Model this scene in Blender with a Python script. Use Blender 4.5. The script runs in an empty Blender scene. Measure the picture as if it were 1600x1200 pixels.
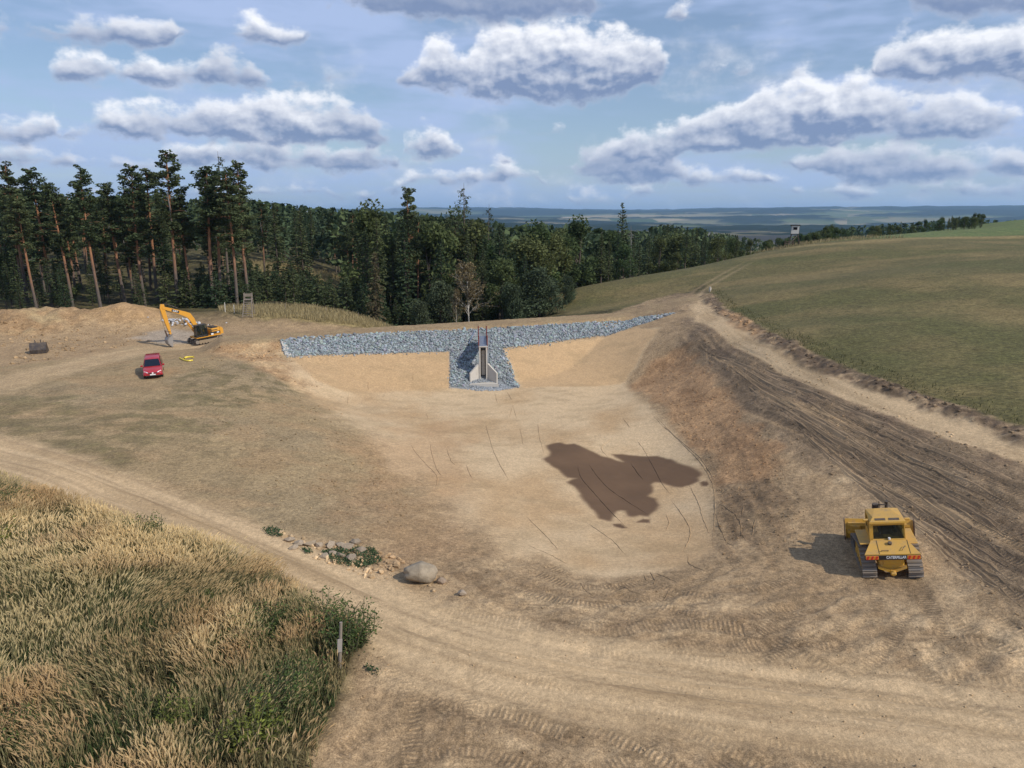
import bpy, math, random
import numpy as np
from mathutils import Vector, Matrix, Euler

random.seed(7)
RNG = np.random.default_rng(11)
scene = bpy.context.scene
COL = scene.collection
rad = math.radians

# ------------------------------------------------------------------ camera
CAM_H = 16.0
F_PX = 1110.0                       # focal length for a 1600 px wide frame
PITCH = rad(13.28)
cd = bpy.data.cameras.new('camera')
cd.sensor_width = 36.0
cd.lens = 36.0 * F_PX / 1600.0
cd.clip_start = 0.5
cd.clip_end = 90000.0
cam = bpy.data.objects.new('camera', cd)
cam.location = (0, 0, CAM_H)
cam.rotation_euler = (math.pi / 2 - PITCH, 0, 0)
COL.objects.link(cam)
scene.camera = cam
SP, CP = math.sin(PITCH), math.cos(PITCH)

def ray(px, py):
    u = (px - 800.0) / F_PX
    v = (py - 600.0) / F_PX
    return (u, CP - v * SP, -SP - v * CP)

def azel(px, py):
    x, y, z = ray(px, py)
    return math.atan2(x, y), math.atan2(z, math.hypot(x, y))

# ------------------------------------------------------------------ sun
SUN_EL = rad(41)
SUN_TO = Vector((0.86, -0.51, 0)).normalized()          # horizontal direction towards the sun
SUN_AZ = math.atan2(SUN_TO.x, SUN_TO.y)
sd = bpy.data.lights.new('sun', 'SUN')
sd.energy = 3.5
sd.angle = rad(0.55)
sd.color = (1.0, 0.94, 0.85)
sun = bpy.data.objects.new('sun', sd)
tosun = Vector((SUN_TO.x * math.cos(SUN_EL), SUN_TO.y * math.cos(SUN_EL), math.sin(SUN_EL)))
sun.rotation_euler = (-tosun).to_track_quat('-Z', 'Y').to_euler()
sun.location = (60, -40, 80)
COL.objects.link(sun)

# ------------------------------------------------------------------ exposure / render settings
vs = scene.view_settings
vs.view_transform = 'Standard'
vs.look = 'None'
vs.exposure = EXPOSURE = 0.12
vs.gamma = 1.0
vs.use_curve_mapping = False
cy = scene.cycles
cy.max_bounces = 6
cy.diffuse_bounces = 3
cy.glossy_bounces = 2
cy.transmission_bounces = 3
cy.transparent_max_bounces = 6
cy.volume_bounces = 1
cy.use_denoising = True
cy.sample_clamp_indirect = 6.0

# ------------------------------------------------------------------ node helper
class NT:
    def __init__(self, tree):
        self.t = tree; self.n = tree.nodes; self.l = tree.links
    def node(self, typ, **kw):
        nd = self.n.new(typ)
        for k, v in kw.items():
            setattr(nd, k, v)
        return nd
    def link(self, a, b):
        self.l.new(a, b)
    def put(self, sock, val):
        if isinstance(val, bpy.types.NodeSocket):
            self.l.new(val, sock)
        elif val is not None:
            sock.default_value = val
    def math(self, op, a, b=None, c=None, clamp=False):
        nd = self.n.new('ShaderNodeMath'); nd.operation = op; nd.use_clamp = clamp
        self.put(nd.inputs[0], a)
        if b is not None: self.put(nd.inputs[1], b)
        if c is not None: self.put(nd.inputs[2], c)
        return nd.outputs[0]
    def vmath(self, op, a, b=None, out=0):
        nd = self.n.new('ShaderNodeVectorMath'); nd.operation = op
        self.put(nd.inputs[0], a)
        if b is not None: self.put(nd.inputs[1], b)
        return nd.outputs[out]
    def mix(self, fac, a, b, mode='MIX'):
        nd = self.n.new('ShaderNodeMix'); nd.data_type = 'RGBA'; nd.blend_type = mode
        self.put(nd.inputs[0], fac)
        ia = [s for s in nd.inputs if s.name == 'A' and s.type == 'RGBA'][0]
        ib = [s for s in nd.inputs if s.name == 'B' and s.type == 'RGBA'][0]
        self.put(ia, a); self.put(ib, b)
        return [s for s in nd.outputs if s.type == 'RGBA'][0]
    def noise(self, vec, scale, detail=3.0, rough=0.55, dist=0.0, dim='3D', color=False):
        nd = self.n.new('ShaderNodeTexNoise'); nd.noise_dimensions = dim
        if vec is not None: self.link(vec, nd.inputs['Vector'])
        nd.inputs['Scale'].default_value = scale
        nd.inputs['Detail'].default_value = detail
        nd.inputs['Roughness'].default_value = rough
        nd.inputs['Distortion'].default_value = dist
        return nd.outputs[1 if color else 0]
    def ramp(self, fac, lo, hi, a=0.0, b=1.0, smooth=True):
        nd = self.n.new('ShaderNodeMapRange')
        nd.interpolation_type = 'SMOOTHSTEP' if smooth else 'LINEAR'
        nd.clamp = True
        self.put(nd.inputs[0], fac)
        nd.inputs[1].default_value = lo; nd.inputs[2].default_value = hi
        nd.inputs[3].default_value = a; nd.inputs[4].default_value = b
        return nd.outputs[0]

# ------------------------------------------------------------------ world: physical sky with a cumulus layer
world = bpy.data.worlds.new('World')
scene.world = world
world.use_nodes = True
wt = NT(world.node_tree)
wt.n.clear()
w_out = wt.node('ShaderNodeOutputWorld')
w_bg = wt.node('ShaderNodeBackground')
w_bg.inputs['Strength'].default_value = SKY_STRENGTH = 0.093
sky = wt.node('ShaderNodeTexSky', sky_type='NISHITA')
sky.sun_disc = False
sky.sun_elevation = SUN_EL
sky.sun_rotation = SUN_AZ
sky.altitude = 500.0
sky.air_density = 1.1
sky.dust_density = 0.7
sky.ozone_density = 3.0
tc = wt.node('ShaderNodeTexCoord')
dirv = wt.vmath('NORMALIZE', tc.outputs['Generated'])
sx = wt.node('ShaderNodeSeparateXYZ'); wt.link(dirv, sx.inputs[0])
az_s = wt.math('ARCTAN2', sx.outputs[0], sx.outputs[1])
el_s = wt.math('ARCSINE', sx.outputs[2])
cmb = wt.node('ShaderNodeCombineXYZ'); wt.link(az_s, cmb.inputs[0]); wt.link(el_s, cmb.inputs[1])
AE = cmb.outputs[0]
# cumulus in rows, far rows first; along each row: px x, top y, base y, lightness (0 grey .. 1 white)
ROWS = [
 [(-40,300,302,.6),(560,303,306,.6),(620,290,300,.8),(660,270,288,.85),(700,272,290,.7),(745,262,286,.95),(790,256,286,.95),(830,258,284,.8),(860,300,290,.6),
  (900,308,318,.6),(960,306,318,.6),(1010,292,302,.8),(1030,305,300,.6),(1050,268,288,.7),(1090,262,288,.95),(1150,262,287,.95),(1190,268,285,.8),(1215,300,290,.6),
  (1250,294,303,.6),(1310,288,303,.8),(1350,294,304,.7),(1400,300,298,.5),(1500,284,298,.6),(1560,276,298,.7),(1640,280,300,.7)],
 [(-40,232,262,.6),(20,226,262,.7),(100,240,262,.6),(150,266,258,.5),(240,240,262,.6),(290,222,258,.8),(360,216,258,.85),(420,222,262,.8),(500,228,268,.75),(570,232,268,.6),(620,246,262,.4),
  (626,262,252,.4),(636,218,246,.8),(670,202,250,.95),(712,220,252,.8),(730,262,248,.5),(890,262,254,.4),(910,240,272,.4),(960,222,282,.5),(1030,240,292,.45),(1080,266,288,.4),(1120,300,280,.4),
  (1220,262,252,.5),(1260,236,272,.6),(1330,220,284,.6),(1400,222,290,.6),(1480,234,284,.6),(1550,238,276,.7),(1640,240,280,.6)],
 [(-40,182,226,.7),(30,190,224,.8),(80,176,220,.85),(98,214,212,.5),(116,192,208,.6),(140,172,212,.9),(200,164,216,.95),(280,170,220,.8),(330,156,222,.8),(400,150,226,.95),(470,146,228,1.),(520,156,232,.8),(570,170,236,.6),(610,208,226,.4),
  (640,240,214,.4),(840,214,206,.4),(866,192,212,.5),(892,214,206,.4),(906,270,256,.4),(934,238,260,.6),(985,206,262,.8),(1040,200,258,.85),(1075,182,250,.8),(1140,160,246,.85),(1200,138,240,.85),(1270,112,232,.98),(1330,108,222,1.),(1385,126,214,.8),(1450,160,224,.7),(1520,152,222,.85),(1570,168,212,.8),(1620,200,206,.5)],
 [(-40,118,104,.4),(70,118,112,.4),(92,92,132,.8),(130,86,138,.9),(180,92,134,.9),(220,76,134,1.),(260,92,134,.85),(300,90,134,.85),(330,86,142,.6),(390,96,142,.5),(430,136,130,.4),
  (600,132,112,.5),(635,100,138,.7),(690,62,142,.95),(730,82,146,.85),(760,48,152,.95),(800,30,156,1.),(850,14,160,1.),(900,22,160,1.),(930,48,156,1.),(980,46,152,.98),(1020,66,130,.9),(1050,116,112,.6),
  (1350,130,100,.4),(1376,82,128,.7),(1420,46,132,.9),(1480,30,134,1.),(1550,30,132,.95),(1640,20,130,.9)],
 [(-40,40,60,.4),(60,44,52,.3),(100,40,66,.5),(150,28,70,.6),(200,26,72,.75),(260,30,70,.7),(280,60,52,.4),(345,58,52,.5),(366,36,64,.85),(400,24,72,1.),(440,36,72,.95),(470,48,66,.8),(490,70,50,.4),
  (530,16,-6,.3),(550,-14,20,.2),(620,-30,34,.2),(720,-40,36,.25),(840,-40,32,.2),(920,-20,20,.2),(960,20,0,.3),(1022,40,24,.6),(1055,4,38,.8),(1092,34,22,.6),
  (1400,20,-4,.3),(1440,-20,20,.2),(1520,-40,26,.2),(1640,-40,26,.2)],
]
AZR, ELR = 0.82, 0.42
flat_scale = wt.vmath('MULTIPLY', AE, (1.0, 1.5, 1.0))
n_w = wt.noise(flat_scale, 9.0, 2.0, 0.5, dim='2D', color=True)
warp = wt.vmath('MULTIPLY', wt.vmath('SUBTRACT', n_w, (0.5, 0.5, 0.5)), (0.030, 0.020, 0.0))
AEw = wt.vmath('ADD', AE, warp)
sw = wt.node('ShaderNodeSeparateXYZ'); wt.link(AEw, sw.inputs[0])
az_w, el_w = sw.outputs[0], sw.outputs[1]
n_a = wt.noise(flat_scale, 24.0, 6.0, 0.56, dim='2D')
shift = wt.vmath('ADD', flat_scale, (0.006, 0.011, 0.0))
n_b = wt.noise(shift, 24.0, 3.0, 0.5, dim='2D')
emboss = wt.math('SUBTRACT', n_a, n_b)
nz = wt.math('SUBTRACT', n_a, 0.5)
tpos = wt.math('MULTIPLY_ADD', az_w, 0.5 / AZR, 0.5)
# a thin high veil
veil = wt.noise(wt.vmath('MULTIPLY', AE, (1.0, 4.5, 1.0)), 3.2, 4.0, 0.6, dim='2D')
vfac = wt.ramp(veil, 0.34, 0.66, 0.22, 0.9)
skyc = wt.mix(vfac, sky.outputs[0], (4.5, 5.7, 8.5, 1))
skyc = wt.mix(wt.ramp(el_s, 0.0, 0.10, 0.55, 0.0), skyc, (3.9, 5.4, 7.7, 1))
def shade(skyc, D, rel, lum, soft=0.72):
    """cloud body: flat grey-blue base, white sunlit head, soft thin rim"""
    alpha = wt.math('MULTIPLY', wt.ramp(D, -0.05, soft), 0.95)
    lit = wt.math('MULTIPLY_ADD', rel, 1.25, -0.22)
    lit = wt.math('ADD', lit, wt.math('MULTIPLY', emboss, 1.5))
    lit = wt.math('MULTIPLY', lit, 1.0, clamp=True)
    lit = wt.math('MULTIPLY', lit, lum)
    rim = wt.ramp(D, 0.0, 0.9, 0.34, 0.0)
    lit = wt.math('ADD', lit, rim, clamp=True)
    c = wt.mix(lit, (2.15, 2.9, 4.7, 1), (10.4, 10.5, 10.9, 1))
    return wt.mix(alpha, skyc, c)
# the same kind of scattered cloud all over the rest of the sky
gen = wt.noise(wt.vmath('MULTIPLY', AE, (1.0, 2.0, 1.0)), 5.2, 4.0, 0.55, dim='2D')
inview = wt.math('MULTIPLY', wt.ramp(wt.math('ABSOLUTE', az_s), 0.66, 0.80, 1, 0), wt.ramp(el_s, 0.27, 0.34, 1, 0))
gF = wt.math('MULTIPLY', wt.math('SUBTRACT', gen, wt.math('MULTIPLY_ADD', inview, -0.045, 0.55)), 3.0)
gD = wt.math('MULTIPLY_ADD', nz, 1.3, gF)
final = shade(skyc, gD, wt.math('MULTIPLY_ADD', nz, 1.0, 0.6), 0.75, 1.6)
for row in ROWS:
    cr = wt.node('ShaderNodeValToRGB'); wt.link(tpos, cr.inputs[0])
    el_ = cr.color_ramp; el_.interpolation = 'EASE'
    while len(el_.elements) > 1: el_.elements.remove(el_.elements[-1])
    for k, (cx, yt, yb, lum) in enumerate(row):
        a0, e0 = azel(cx, yt); _, e1 = azel(cx, yb)
        t = min(max(0.5 + 0.5 * a0 / AZR, 0), 1)
        e = el_.elements[0] if k == 0 else el_.elements.new(t)
        e.position = t
        e.color = (e0 / ELR, e1 / ELR, lum, 1)
    sc = wt.node('ShaderNodeSeparateColor'); wt.link(cr.outputs[0], sc.inputs[0])
    top = wt.math('MULTIPLY', sc.outputs[0], ELR); bas = wt.math('MULTIPLY', sc.outputs[1], ELR)
    ft = wt.math('MULTIPLY', wt.math('SUBTRACT', top, el_w), 36.0)
    fb = wt.math('MULTIPLY', wt.math('SUBTRACT', el_w, bas), 60.0)
    fm = wt.math('MINIMUM', wt.math('MINIMUM', ft, fb), 1.0)
    D = wt.math('ADD', wt.math('MULTIPLY_ADD', nz, 2.3, fm), 0.22)
    rel = wt.math('DIVIDE', wt.math('SUBTRACT', el_w, bas), wt.math('MAXIMUM', wt.math('SUBTRACT', top, bas), 0.006))
    D = wt.math('MINIMUM', D, wt.ramp(wt.math('ABSOLUTE', az_s), 0.70, 0.82, 3.0, -1.0, False))
    final = shade(final, D, rel, sc.outputs[2])
wt.link(final, w_bg.inputs['Color'])
wt.link(w_bg.outputs[0], w_out.inputs['Surface'])
world.cycles.sampling_method = 'MANUAL'
world.cycles.sample_map_resolution = 512

# ------------------------------------------------------------------ object helpers
def tag(o, label=None, cat=None, group=None, kind=None):
    if label: o['label'] = label
    if cat: o['category'] = cat
    if group: o['group'] = group
    if kind: o['kind'] = kind
    return o

def empty(name, loc=(0, 0, 0), rz=0.0, rot=None, scale=None):
    o = bpy.data.objects.new(name, None)
    o.location = loc
    o.rotation_euler = rot if rot else (0, 0, rz)
    if scale: o.scale = (scale,) * 3 if not hasattr(scale, '__len__') else scale
    o.empty_display_size = 0.3
    COL.objects.link(o)
    return o

def np_mesh(name, verts, faces, mats=(), smooth=False, midx=None):
    """verts (N,3), faces (M,k) array with k = 3 or 4, or a list of such arrays"""
    me = bpy.data.meshes.new(name)
    verts = np.ascontiguousarray(verts, dtype=np.float32)
    fl = faces if isinstance(faces, (list, tuple)) else [faces]
    fl = [np.asarray(f, dtype=np.int32) for f in fl if len(f)]
    loops = np.concatenate([f.ravel() for f in fl])
    sizes = np.concatenate([np.full(len(f), f.shape[1], np.int32) for f in fl])
    starts = np.concatenate([[0], np.cumsum(sizes)[:-1]]).astype(np.int32)
    me.vertices.add(len(verts)); me.vertices.foreach_set('co', verts.ravel())
    me.loops.add(len(loops)); me.loops.foreach_set('vertex_index', loops)
    me.polygons.add(len(sizes)); me.polygons.foreach_set('loop_start', starts)
    try: me.polygons.foreach_set('loop_total', sizes)
    except Exception: pass
    for m in mats: me.materials.append(m)
    if midx is not None: me.polygons.foreach_set('material_index', np.asarray(midx, np.int32))
    me.update(calc_edges=True)
    me.polygons.foreach_set('use_smooth', np.full(len(sizes), bool(smooth)))
    return me

def vcol(me, name, cols):
    a = me.attributes.new(name, 'FLOAT_COLOR', 'POINT')
    c = np.ones((len(me.vertices), 4), np.float32); c[:, :3] = cols
    a.data.foreach_set('color', c.ravel())

def obj(name, me, parent=None, loc=None):
    o = bpy.data.objects.new(name, me)
    COL.objects.link(o)
    if parent: o.parent = parent
    if loc is not None: o.location = loc
    return o

# ------------------------------------------------------------------ numpy noise
_TAB = np.random.default_rng(5).random((1024, 1024)).astype(np.float32)
def vnoise(x, y, seed=0):
    x = np.asarray(x, np.float32); y = np.asarray(y, np.float32)
    ix = np.floor(x); iy = np.floor(y)
    fx = x - ix; fy = y - iy
    fx = fx * fx * (3 - 2 * fx); fy = fy * fy * (3 - 2 * fy)
    i0 = (ix.astype(np.int32) + seed * 131) & 1023; j0 = (iy.astype(np.int32) + seed * 57) & 1023
    i1 = (i0 + 1) & 1023; j1 = (j0 + 1) & 1023
    a = _TAB[i0, j0]; b = _TAB[i1, j0]; c = _TAB[i0, j1]; d = _TAB[i1, j1]
    return (a + (b - a) * fx) * (1 - fy) + (c + (d - c) * fx) * fy

def fbm(x, y, oct=4, seed=0, gain=0.5):
    s = 0; a = 1.0; n = 0
    for k in range(oct):
        s = s + a * vnoise(x * 2.03 ** k + 17.3 * k, y * 2.03 ** k - 9.1 * k, seed + k); n += a; a *= gain
    return s / n                                  # 0..1 around 0.5

def sstep(a, b, x):
    t = np.clip((x - a) / (b - a), 0, 1)
    return t * t * (3 - 2 * t)

# ------------------------------------------------------------------ the lie of the land
def PZ(px, py, z):
    dx, dy, dz = ray(px, py)
    k = (z - CAM_H) / dz
    return (dx * k, dy * k, z)
def PD(px, py, d):
    dx, dy, dz = ray(px, py)
    return (dx * d, dy * d, CAM_H + dz * d)

CTRL = [PZ(*p) for p in [
 # basin floor
 (755,602,-1.5),(600,640,-1.4),(900,612,-1.5),(975,602,-1.35),(760,700,-1.5),(900,700,-1.5),(1040,700,-1.4),
 (1100,765,-1.3),(1108,850,-1.1),(900,850,-1.2),(800,800,-1.3),(900,905,-0.75),(700,780,-1.05),(640,720,-1.0),(1000,905,-0.75),
 # left slope and terrace
 (520,625,-0.7),(560,700,-0.3),(450,640,.7),(400,720,.6),(450,800,.25),(550,820,-.1),(640,860,-.3),(300,650,1.4),(200,660,1.5),(50,650,1.5),
 (240,592,2.0),(330,600,1.8),(420,580,1.7),(100,600,2.0),(0,600,2.0),(320,540,1.6),(220,538,1.8),(100,556,1.9),(0,568,2.0),(400,540,2.2),
 # haul road and working area
 (0,715,1.2),(150,770,.9),(350,850,.5),(500,920,.3),(700,1000,.1),(900,1050,0),(1200,1100,0),(1600,1160,.3),(1000,960,-.2),(1200,920,-.1),
 (1390,895,0),(1300,830,.05),(1260,770,.25),(1180,800,-.25),(1150,860,-.45),(800,930,-.4),(720,890,-.35),
 # right bank
 (1000,590,-.6),(1020,570,.5),(1060,560,1.25),(1080,535,2.9),(1130,640,.6),(1190,710,.5),(1180,640,1.4),(1150,570,2.7),(1200,600,2.5),
 (1300,680,1.9),(1400,740,1.6),(1500,800,1.7),(1600,860,1.7),(1500,720,2.8),(1400,660,3.1),(1600,960,.9),(1600,1060,.45),(1480,880,.55),(1350,770,.9),
 # farm track and field
 (1600,702,3.4),(1450,650,3.5),(1300,592,3.8),(1200,547,4.1),(1120,502,4.4),(1085,470,4.8),
 (1600,640,4.3),(1450,600,4.4),(1300,545,4.8),(1600,580,5.1),(1600,500,6.6),(1400,500,6.3),(1250,500,5.4),(1600,420,9.5),(1400,430,8.6),(1250,430,7.2),(1150,440,6.2),
 (880,492,1.8),(960,472,2.8),
 # grass bank bottom left
 (0,770,1.6),(200,900,1.1),(0,1000,1.3),(400,1000,.8),(200,1150,.9),(480,1150,.3),(560,1030,.2),(700,1180,0),
]] + [PD(*p) for p in [
 (1240,384,150),(1160,401,140),(1000,431,130),(880,456,125),(1350,371,165),(1450,362,175),(1600,376,138),(1600,343,240),
]] + [
 (-12,104,-1.0),(-10,120,-4.5),(-5,150,-8),(0,200,-10),(10,300,-18),(30,165,-1),(60,185,4),(60,260,-4),(110,230,7.0),(180,330,5.0),
 (200,130,14.0),(150,60,10.0),(100,20,8.0),(70,0,5),(30,0,1.2),(0,-10,.8),(-30,0,1.4),(0,-60,1.5),(-60,10,2.5),(-90,60,3.0),(90,-60,5),(-90,-60,3),
 (-30,98,2.9),(-42,98,2.9),(-22,104,1.6),(-30,112,2.2),(-48,112,2.6),(-75,100,2.6),(-62,125,3.0),(-50,150,5.2),(-36,150,2.5),(-20,140,-4),(-90,150,5),(-60,220,6),(-120,200,9),(-30,220,-4),
 (250,240,15.2),(300,330,9),(-200,120,6),(-150,300,8),(-40,320,-10),(120,400,4),
]
CP_ = np.array(CTRL, float)
def _phi(r2):
    return 0.5 * r2 * np.log(r2 + 1e-9)
def _tps(pts, lam=0.6):
    n = len(pts); P = pts[:, :2] / 50.0
    d2 = ((P[:, None, :] - P[None, :, :]) ** 2).sum(-1)
    K = _phi(d2) + np.eye(n) * lam * 1e-3
    Q = np.c_[np.ones(n), P]
    A = np.zeros((n + 3, n + 3)); A[:n, :n] = K; A[:n, n:] = Q; A[n:, :n] = Q.T
    b = np.zeros(n + 3); b[:n] = pts[:, 2]
    return P, np.linalg.solve(A, b)
TP, TW = _tps(CP_)
DAM_A = np.array((-25.0, 76.0)); DAM_B = np.array((22.5, 96.0))
DAM_L = np.linalg.norm(DAM_B - DAM_A); DAM_D = (DAM_B - DAM_A) / DAM_L; DAM_N = np.array((DAM_D[1], -DAM_D[0]))
CREST = 3.15

def dam_st(x, y):
    return (x - DAM_A[0]) * DAM_D[0] + (y - DAM_A[1]) * DAM_D[1], (x - DAM_A[0]) * DAM_N[0] + (y - DAM_A[1]) * DAM_N[1]

def gauss(x, y, cx, cy_, sx_, sy_, h, rot=0.0):
    c, s = math.cos(rot), math.sin(rot)
    dx, dy = x - cx, y - cy_
    a = (dx * c + dy * s) / sx_; b = (-dx * s + dy * c) / sy_
    return h * np.exp(-(a * a + b * b))

PILES = [  # spoil heaps in front of the pines: cx, cy, sx, sy, h
 (-49.5, 92.0, 4.2, 4.0, 2.5), (-57.0, 90.0, 5.0, 3.6, 1.9), (-63.0, 88.5, 5.0, 4.2, 1.5), (-68.5, 86.5, 5.0, 4.0, 1.2), (-75, 83, 6.0, 4.5, 1.0),
 (-82, 82, 7, 5, 0.9), (-60.0, 85.0, 5.0, 2.6, 0.6), (-68.0, 81.5, 6.0, 2.8, 0.6),
 (-29.5, 94.5, 8.0, 3.4, 0.5), (-40.5, 97, 6, 3, 0.4), (-31.5, 82.5, 3.0, 3.0, 0.35),
]
def height0(x, y):
    """large-scale ground height"""
    x = np.asarray(x, float); y = np.asarray(y, float)
    sh = x.shape; xr = x.ravel() / 50.0; yr = y.ravel() / 50.0
    z = TW[-3] + TW[-2] * xr + TW[-1] * yr
    for (cx, cy_), w in zip(TP, TW[:-3]):
        z = z + w * _phi((xr - cx) ** 2 + (yr - cy_) ** 2)
    z = z.reshape(sh)
    r = np.hypot(x, y)
    far = -46.0 + 0.0 * r
    k = sstep(330, 700, r)
    z = np.clip(z, -30, 24) * (1 - k) + far * k
    s, t = dam_st(x, y)
    prof = np.where(t > 0, CREST - t / 2.45, np.where(t < -4.0, CREST - (-4.0 - t) / 2.0, CREST))
    prof = np.minimum(prof, CREST - 0.10 * np.maximum(np.abs(t + 2.0) - 1.6, 0) ** 2 * (np.abs(t + 2.0) < 2.6))
    end = np.maximum(np.maximum(-6.0 - s, s - (DAM_L + 1.0)), 0)
    prof = prof - end * 0.5
    near = np.abs(t) < 40
    kk = 0.10
    hh = np.clip(0.5 + 0.5 * (prof - z) / kk, 0, 1)
    z = np.where(near, z * (1 - hh) + prof * hh + kk * hh * (1 - hh), z)
    for p in PILES:
        z = z + gauss(x, y, *p)
    return z

def G(px, py, zoff=0.0, tmin=12.0, tmax=420.0):
    """where the line of sight through a photo pixel meets the ground"""
    dx, dy, dz = ray(px, py)
    t = np.exp(np.linspace(math.log(tmin), math.log(tmax), 900))
    g = CAM_H + dz * t - height0(dx * t, dy * t)
    below = np.nonzero(g < 0)[0]
    if len(below) == 0: k = tmax; return np.array((dx * k, dy * k))
    i = max(below[0], 1)
    a = g[i - 1] / (g[i - 1] - g[i])
    k = t[i - 1] + (t[i] - t[i - 1]) * a
    return np.array((dx * k, dy * k))
def GL(pts): return np.array([G(*p) for p in pts])

def poly_sdf(x, y, poly):
    """signed distance, negative inside"""
    d = np.full(x.shape, 1e9); ins = np.zeros(x.shape, bool)
    n = len(poly)
    for i in range(n):
        a = poly[i]; b = poly[(i + 1) % n]
        ex, ey = b[0] - a[0], b[1] - a[1]
        wx, wy = x - a[0], y - a[1]
        h = np.clip((wx * ex + wy * ey) / (ex * ex + ey * ey + 1e-12), 0, 1)
        d = np.minimum(d, (wx - ex * h) ** 2 + (wy - ey * h) ** 2)
        c = (a[1] <= y) != (b[1] <= y)
        with np.errstate(divide='ignore', invalid='ignore'):
            xi = a[0] + (y - a[1]) / (b[1] - a[1] + 1e-12) * ex
        ins ^= c & (x < xi)
    d = np.sqrt(d)
    return np.where(ins, -d, d)

def line_dist(x, y, pl):
    """distance to a polyline, signed side offset and run length at the foot"""
    best = np.full(x.shape, 1e9); off = np.zeros(x.shape); run = np.zeros(x.shape); acc = 0.0
    for a, b in zip(pl[:-1], pl[1:]):
        ex, ey = b[0] - a[0], b[1] - a[1]; L = math.hypot(ex, ey)
        wx, wy = x - a[0], y - a[1]
        h = np.clip((wx * ex + wy * ey) / (L * L), 0, 1)
        d = np.hypot(wx - ex * h, wy - ey * h)
        m = d < best
        best = np.where(m, d, best); off = np.where(m, (wx * ey - wy * ex) / L, off); run = np.where(m, acc + h * L, run)
        acc += L
    return best, off, run

def smooth_line(pl, n=8):
    """Catmull-Rom through the points"""
    P = np.asarray(pl, float); P = np.vstack([2 * P[0] - P[1], P, 2 * P[-1] - P[-2]])
    out = []
    for i in range(1, len(P) - 2):
        for k in range(n):
            t = k / n
            out.append(0.5 * ((2 * P[i]) + (-P[i - 1] + P[i + 1]) * t + (2 * P[i - 1] - 5 * P[i] + 4 * P[i + 1] - P[i + 2]) * t * t + (-P[i - 1] + 3 * P[i] - 3 * P[i + 1] + P[i + 2]) * t ** 3))
    out.append(P[-2]); return np.array(out)

# ------------------------------------------------------------------ ground sheet
def s2l(c):
    c = np.asarray(c, float) / 255.0
    return np.where(c <= 0.04045, c / 12.92, ((c + 0.055) / 1.055) ** 2.4)

def axis(start, stop, fn):
    out = [start]
    while out[-1] < stop: out.append(out[-1] + fn(out[-1]))
    return out
_xp = axis(0.0, 4200.0, lambda x: 0.125 if x < 24 else (0.125 + (x - 24) * 0.0068 if x < 95 else 0.61 + (x - 95) * 0.045))
XS = np.array([-v for v in _xp[:0:-1]] + _xp)
_yp = axis(14.0, 5200.0, lambda y: 0.14 if y < 44 else (0.14 + (y - 44) * 0.0042 if y < 150 else 0.585 + (y - 150) * 0.035))
_yn = axis(0.0, 1500.0, lambda y: 0.3 + y * 0.05)
YS = np.array([14.0 - v for v in _yn[:0:-1]] + _yp)
GX, GY = np.meshgrid(XS, YS)
GZ = height0(GX, GY)

near = (GX > -160) & (GX < 330) & (GY > 4) & (GY < 430)
nx = GX[near].astype(np.float32); ny = GY[near].astype(np.float32)
n1 = fbm(nx * 0.12, ny * 0.12, 4, 1); n2 = fbm(nx * 0.6, ny * 0.6, 4, 5); n3 = fbm(nx * 2.2, ny * 2.2, 3, 9)

def region(px_poly, soft=0.5, wob=1.0, world=None, wfreq=0.5):
    poly = GL(px_poly) if world is None else np.asarray(world, float)
    lo = poly.min(0) - 3 - wob; hi = poly.max(0) + 3 + wob
    m = np.zeros(nx.shape)
    k = (nx > lo[0]) & (nx < hi[0]) & (ny > lo[1]) & (ny < hi[1])
    d = poly_sdf(nx[k], ny[k], poly)
    d = d + (fbm(nx[k] * wfreq, ny[k] * wfreq, 4, 31) - 0.5) * 2 * wob
    m[k] = 1 - sstep(-soft, soft, d)
    return m

def band(pl, half, soft, wob=0.3):
    lo = pl.min(0) - half - 4; hi = pl.max(0) + half + 4
    m = np.zeros(nx.shape); off = np.zeros(nx.shape); run = np.zeros(nx.shape)
    k = (nx > lo[0]) & (nx < hi[0]) & (ny > lo[1]) & (ny < hi[1])
    d, o, r = line_dist(nx[k], ny[k], pl)
    d = d + (fbm(nx[k] * 0.6, ny[k] * 0.6, 3, 77) - 0.5) * 2 * wob
    m[k] = 1 - sstep(half - soft, half + soft, d); off[k] = o; run[k] = r
    return m, off, run

C = {k: s2l(v) for k, v in dict(
    sand=(199,172,135), sand2=(184,153,114), panel=(187,155,115), wet=(106,82,60), left=(153,131,97), left_g=(112,100,70), grey=(146,127,97), orange=(172,136,98), orange_d=(146,113,80),
    work=(160,134,101), work_d=(134,110,82), brown=(145,122,94), brown_d=(122,102,79), road=(195,167,129), road_d=(174,147,111), berm=(104,86,68),
    field=(100,92,57), field_y=(120,105,68), field_g=(88,86,49), crop=(96,108,62), forest=(52,46,30), dry=(150,132,88), turf=(66,60,36), dam=(152,128,96), spoil=(160,130,95), ochre=(168,136,96), gravel=(170,165,158), stone=(126,130,131)).items()}
def lerp(a, b, m): return a + (b - a) * m[:, None]

col = np.tile(C['work'], (len(nx), 1))
rough = np.full(len(nx), 0.04)
def paint(m, c, r=None):
    global col, rough
    col = lerp(col, c if isinstance(c, np.ndarray) and c.ndim > 1 else np.tile(c, (len(nx), 1)), m)
    if r is not None: rough = rough * (1 - m) + r * m
def mixc(a, b, t): return C[a] + (C[b] - C[a]) * np.clip(t, 0, 1)[:, None]

# default ground by place: forest floor far behind, field right, worked earth in front
paint(sstep(88, 100, ny + 0.0 * nx) * sstep(-14, -22, nx - 60 + 0 * ny) , mixc('forest', 'field', n2), 0.12)
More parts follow.
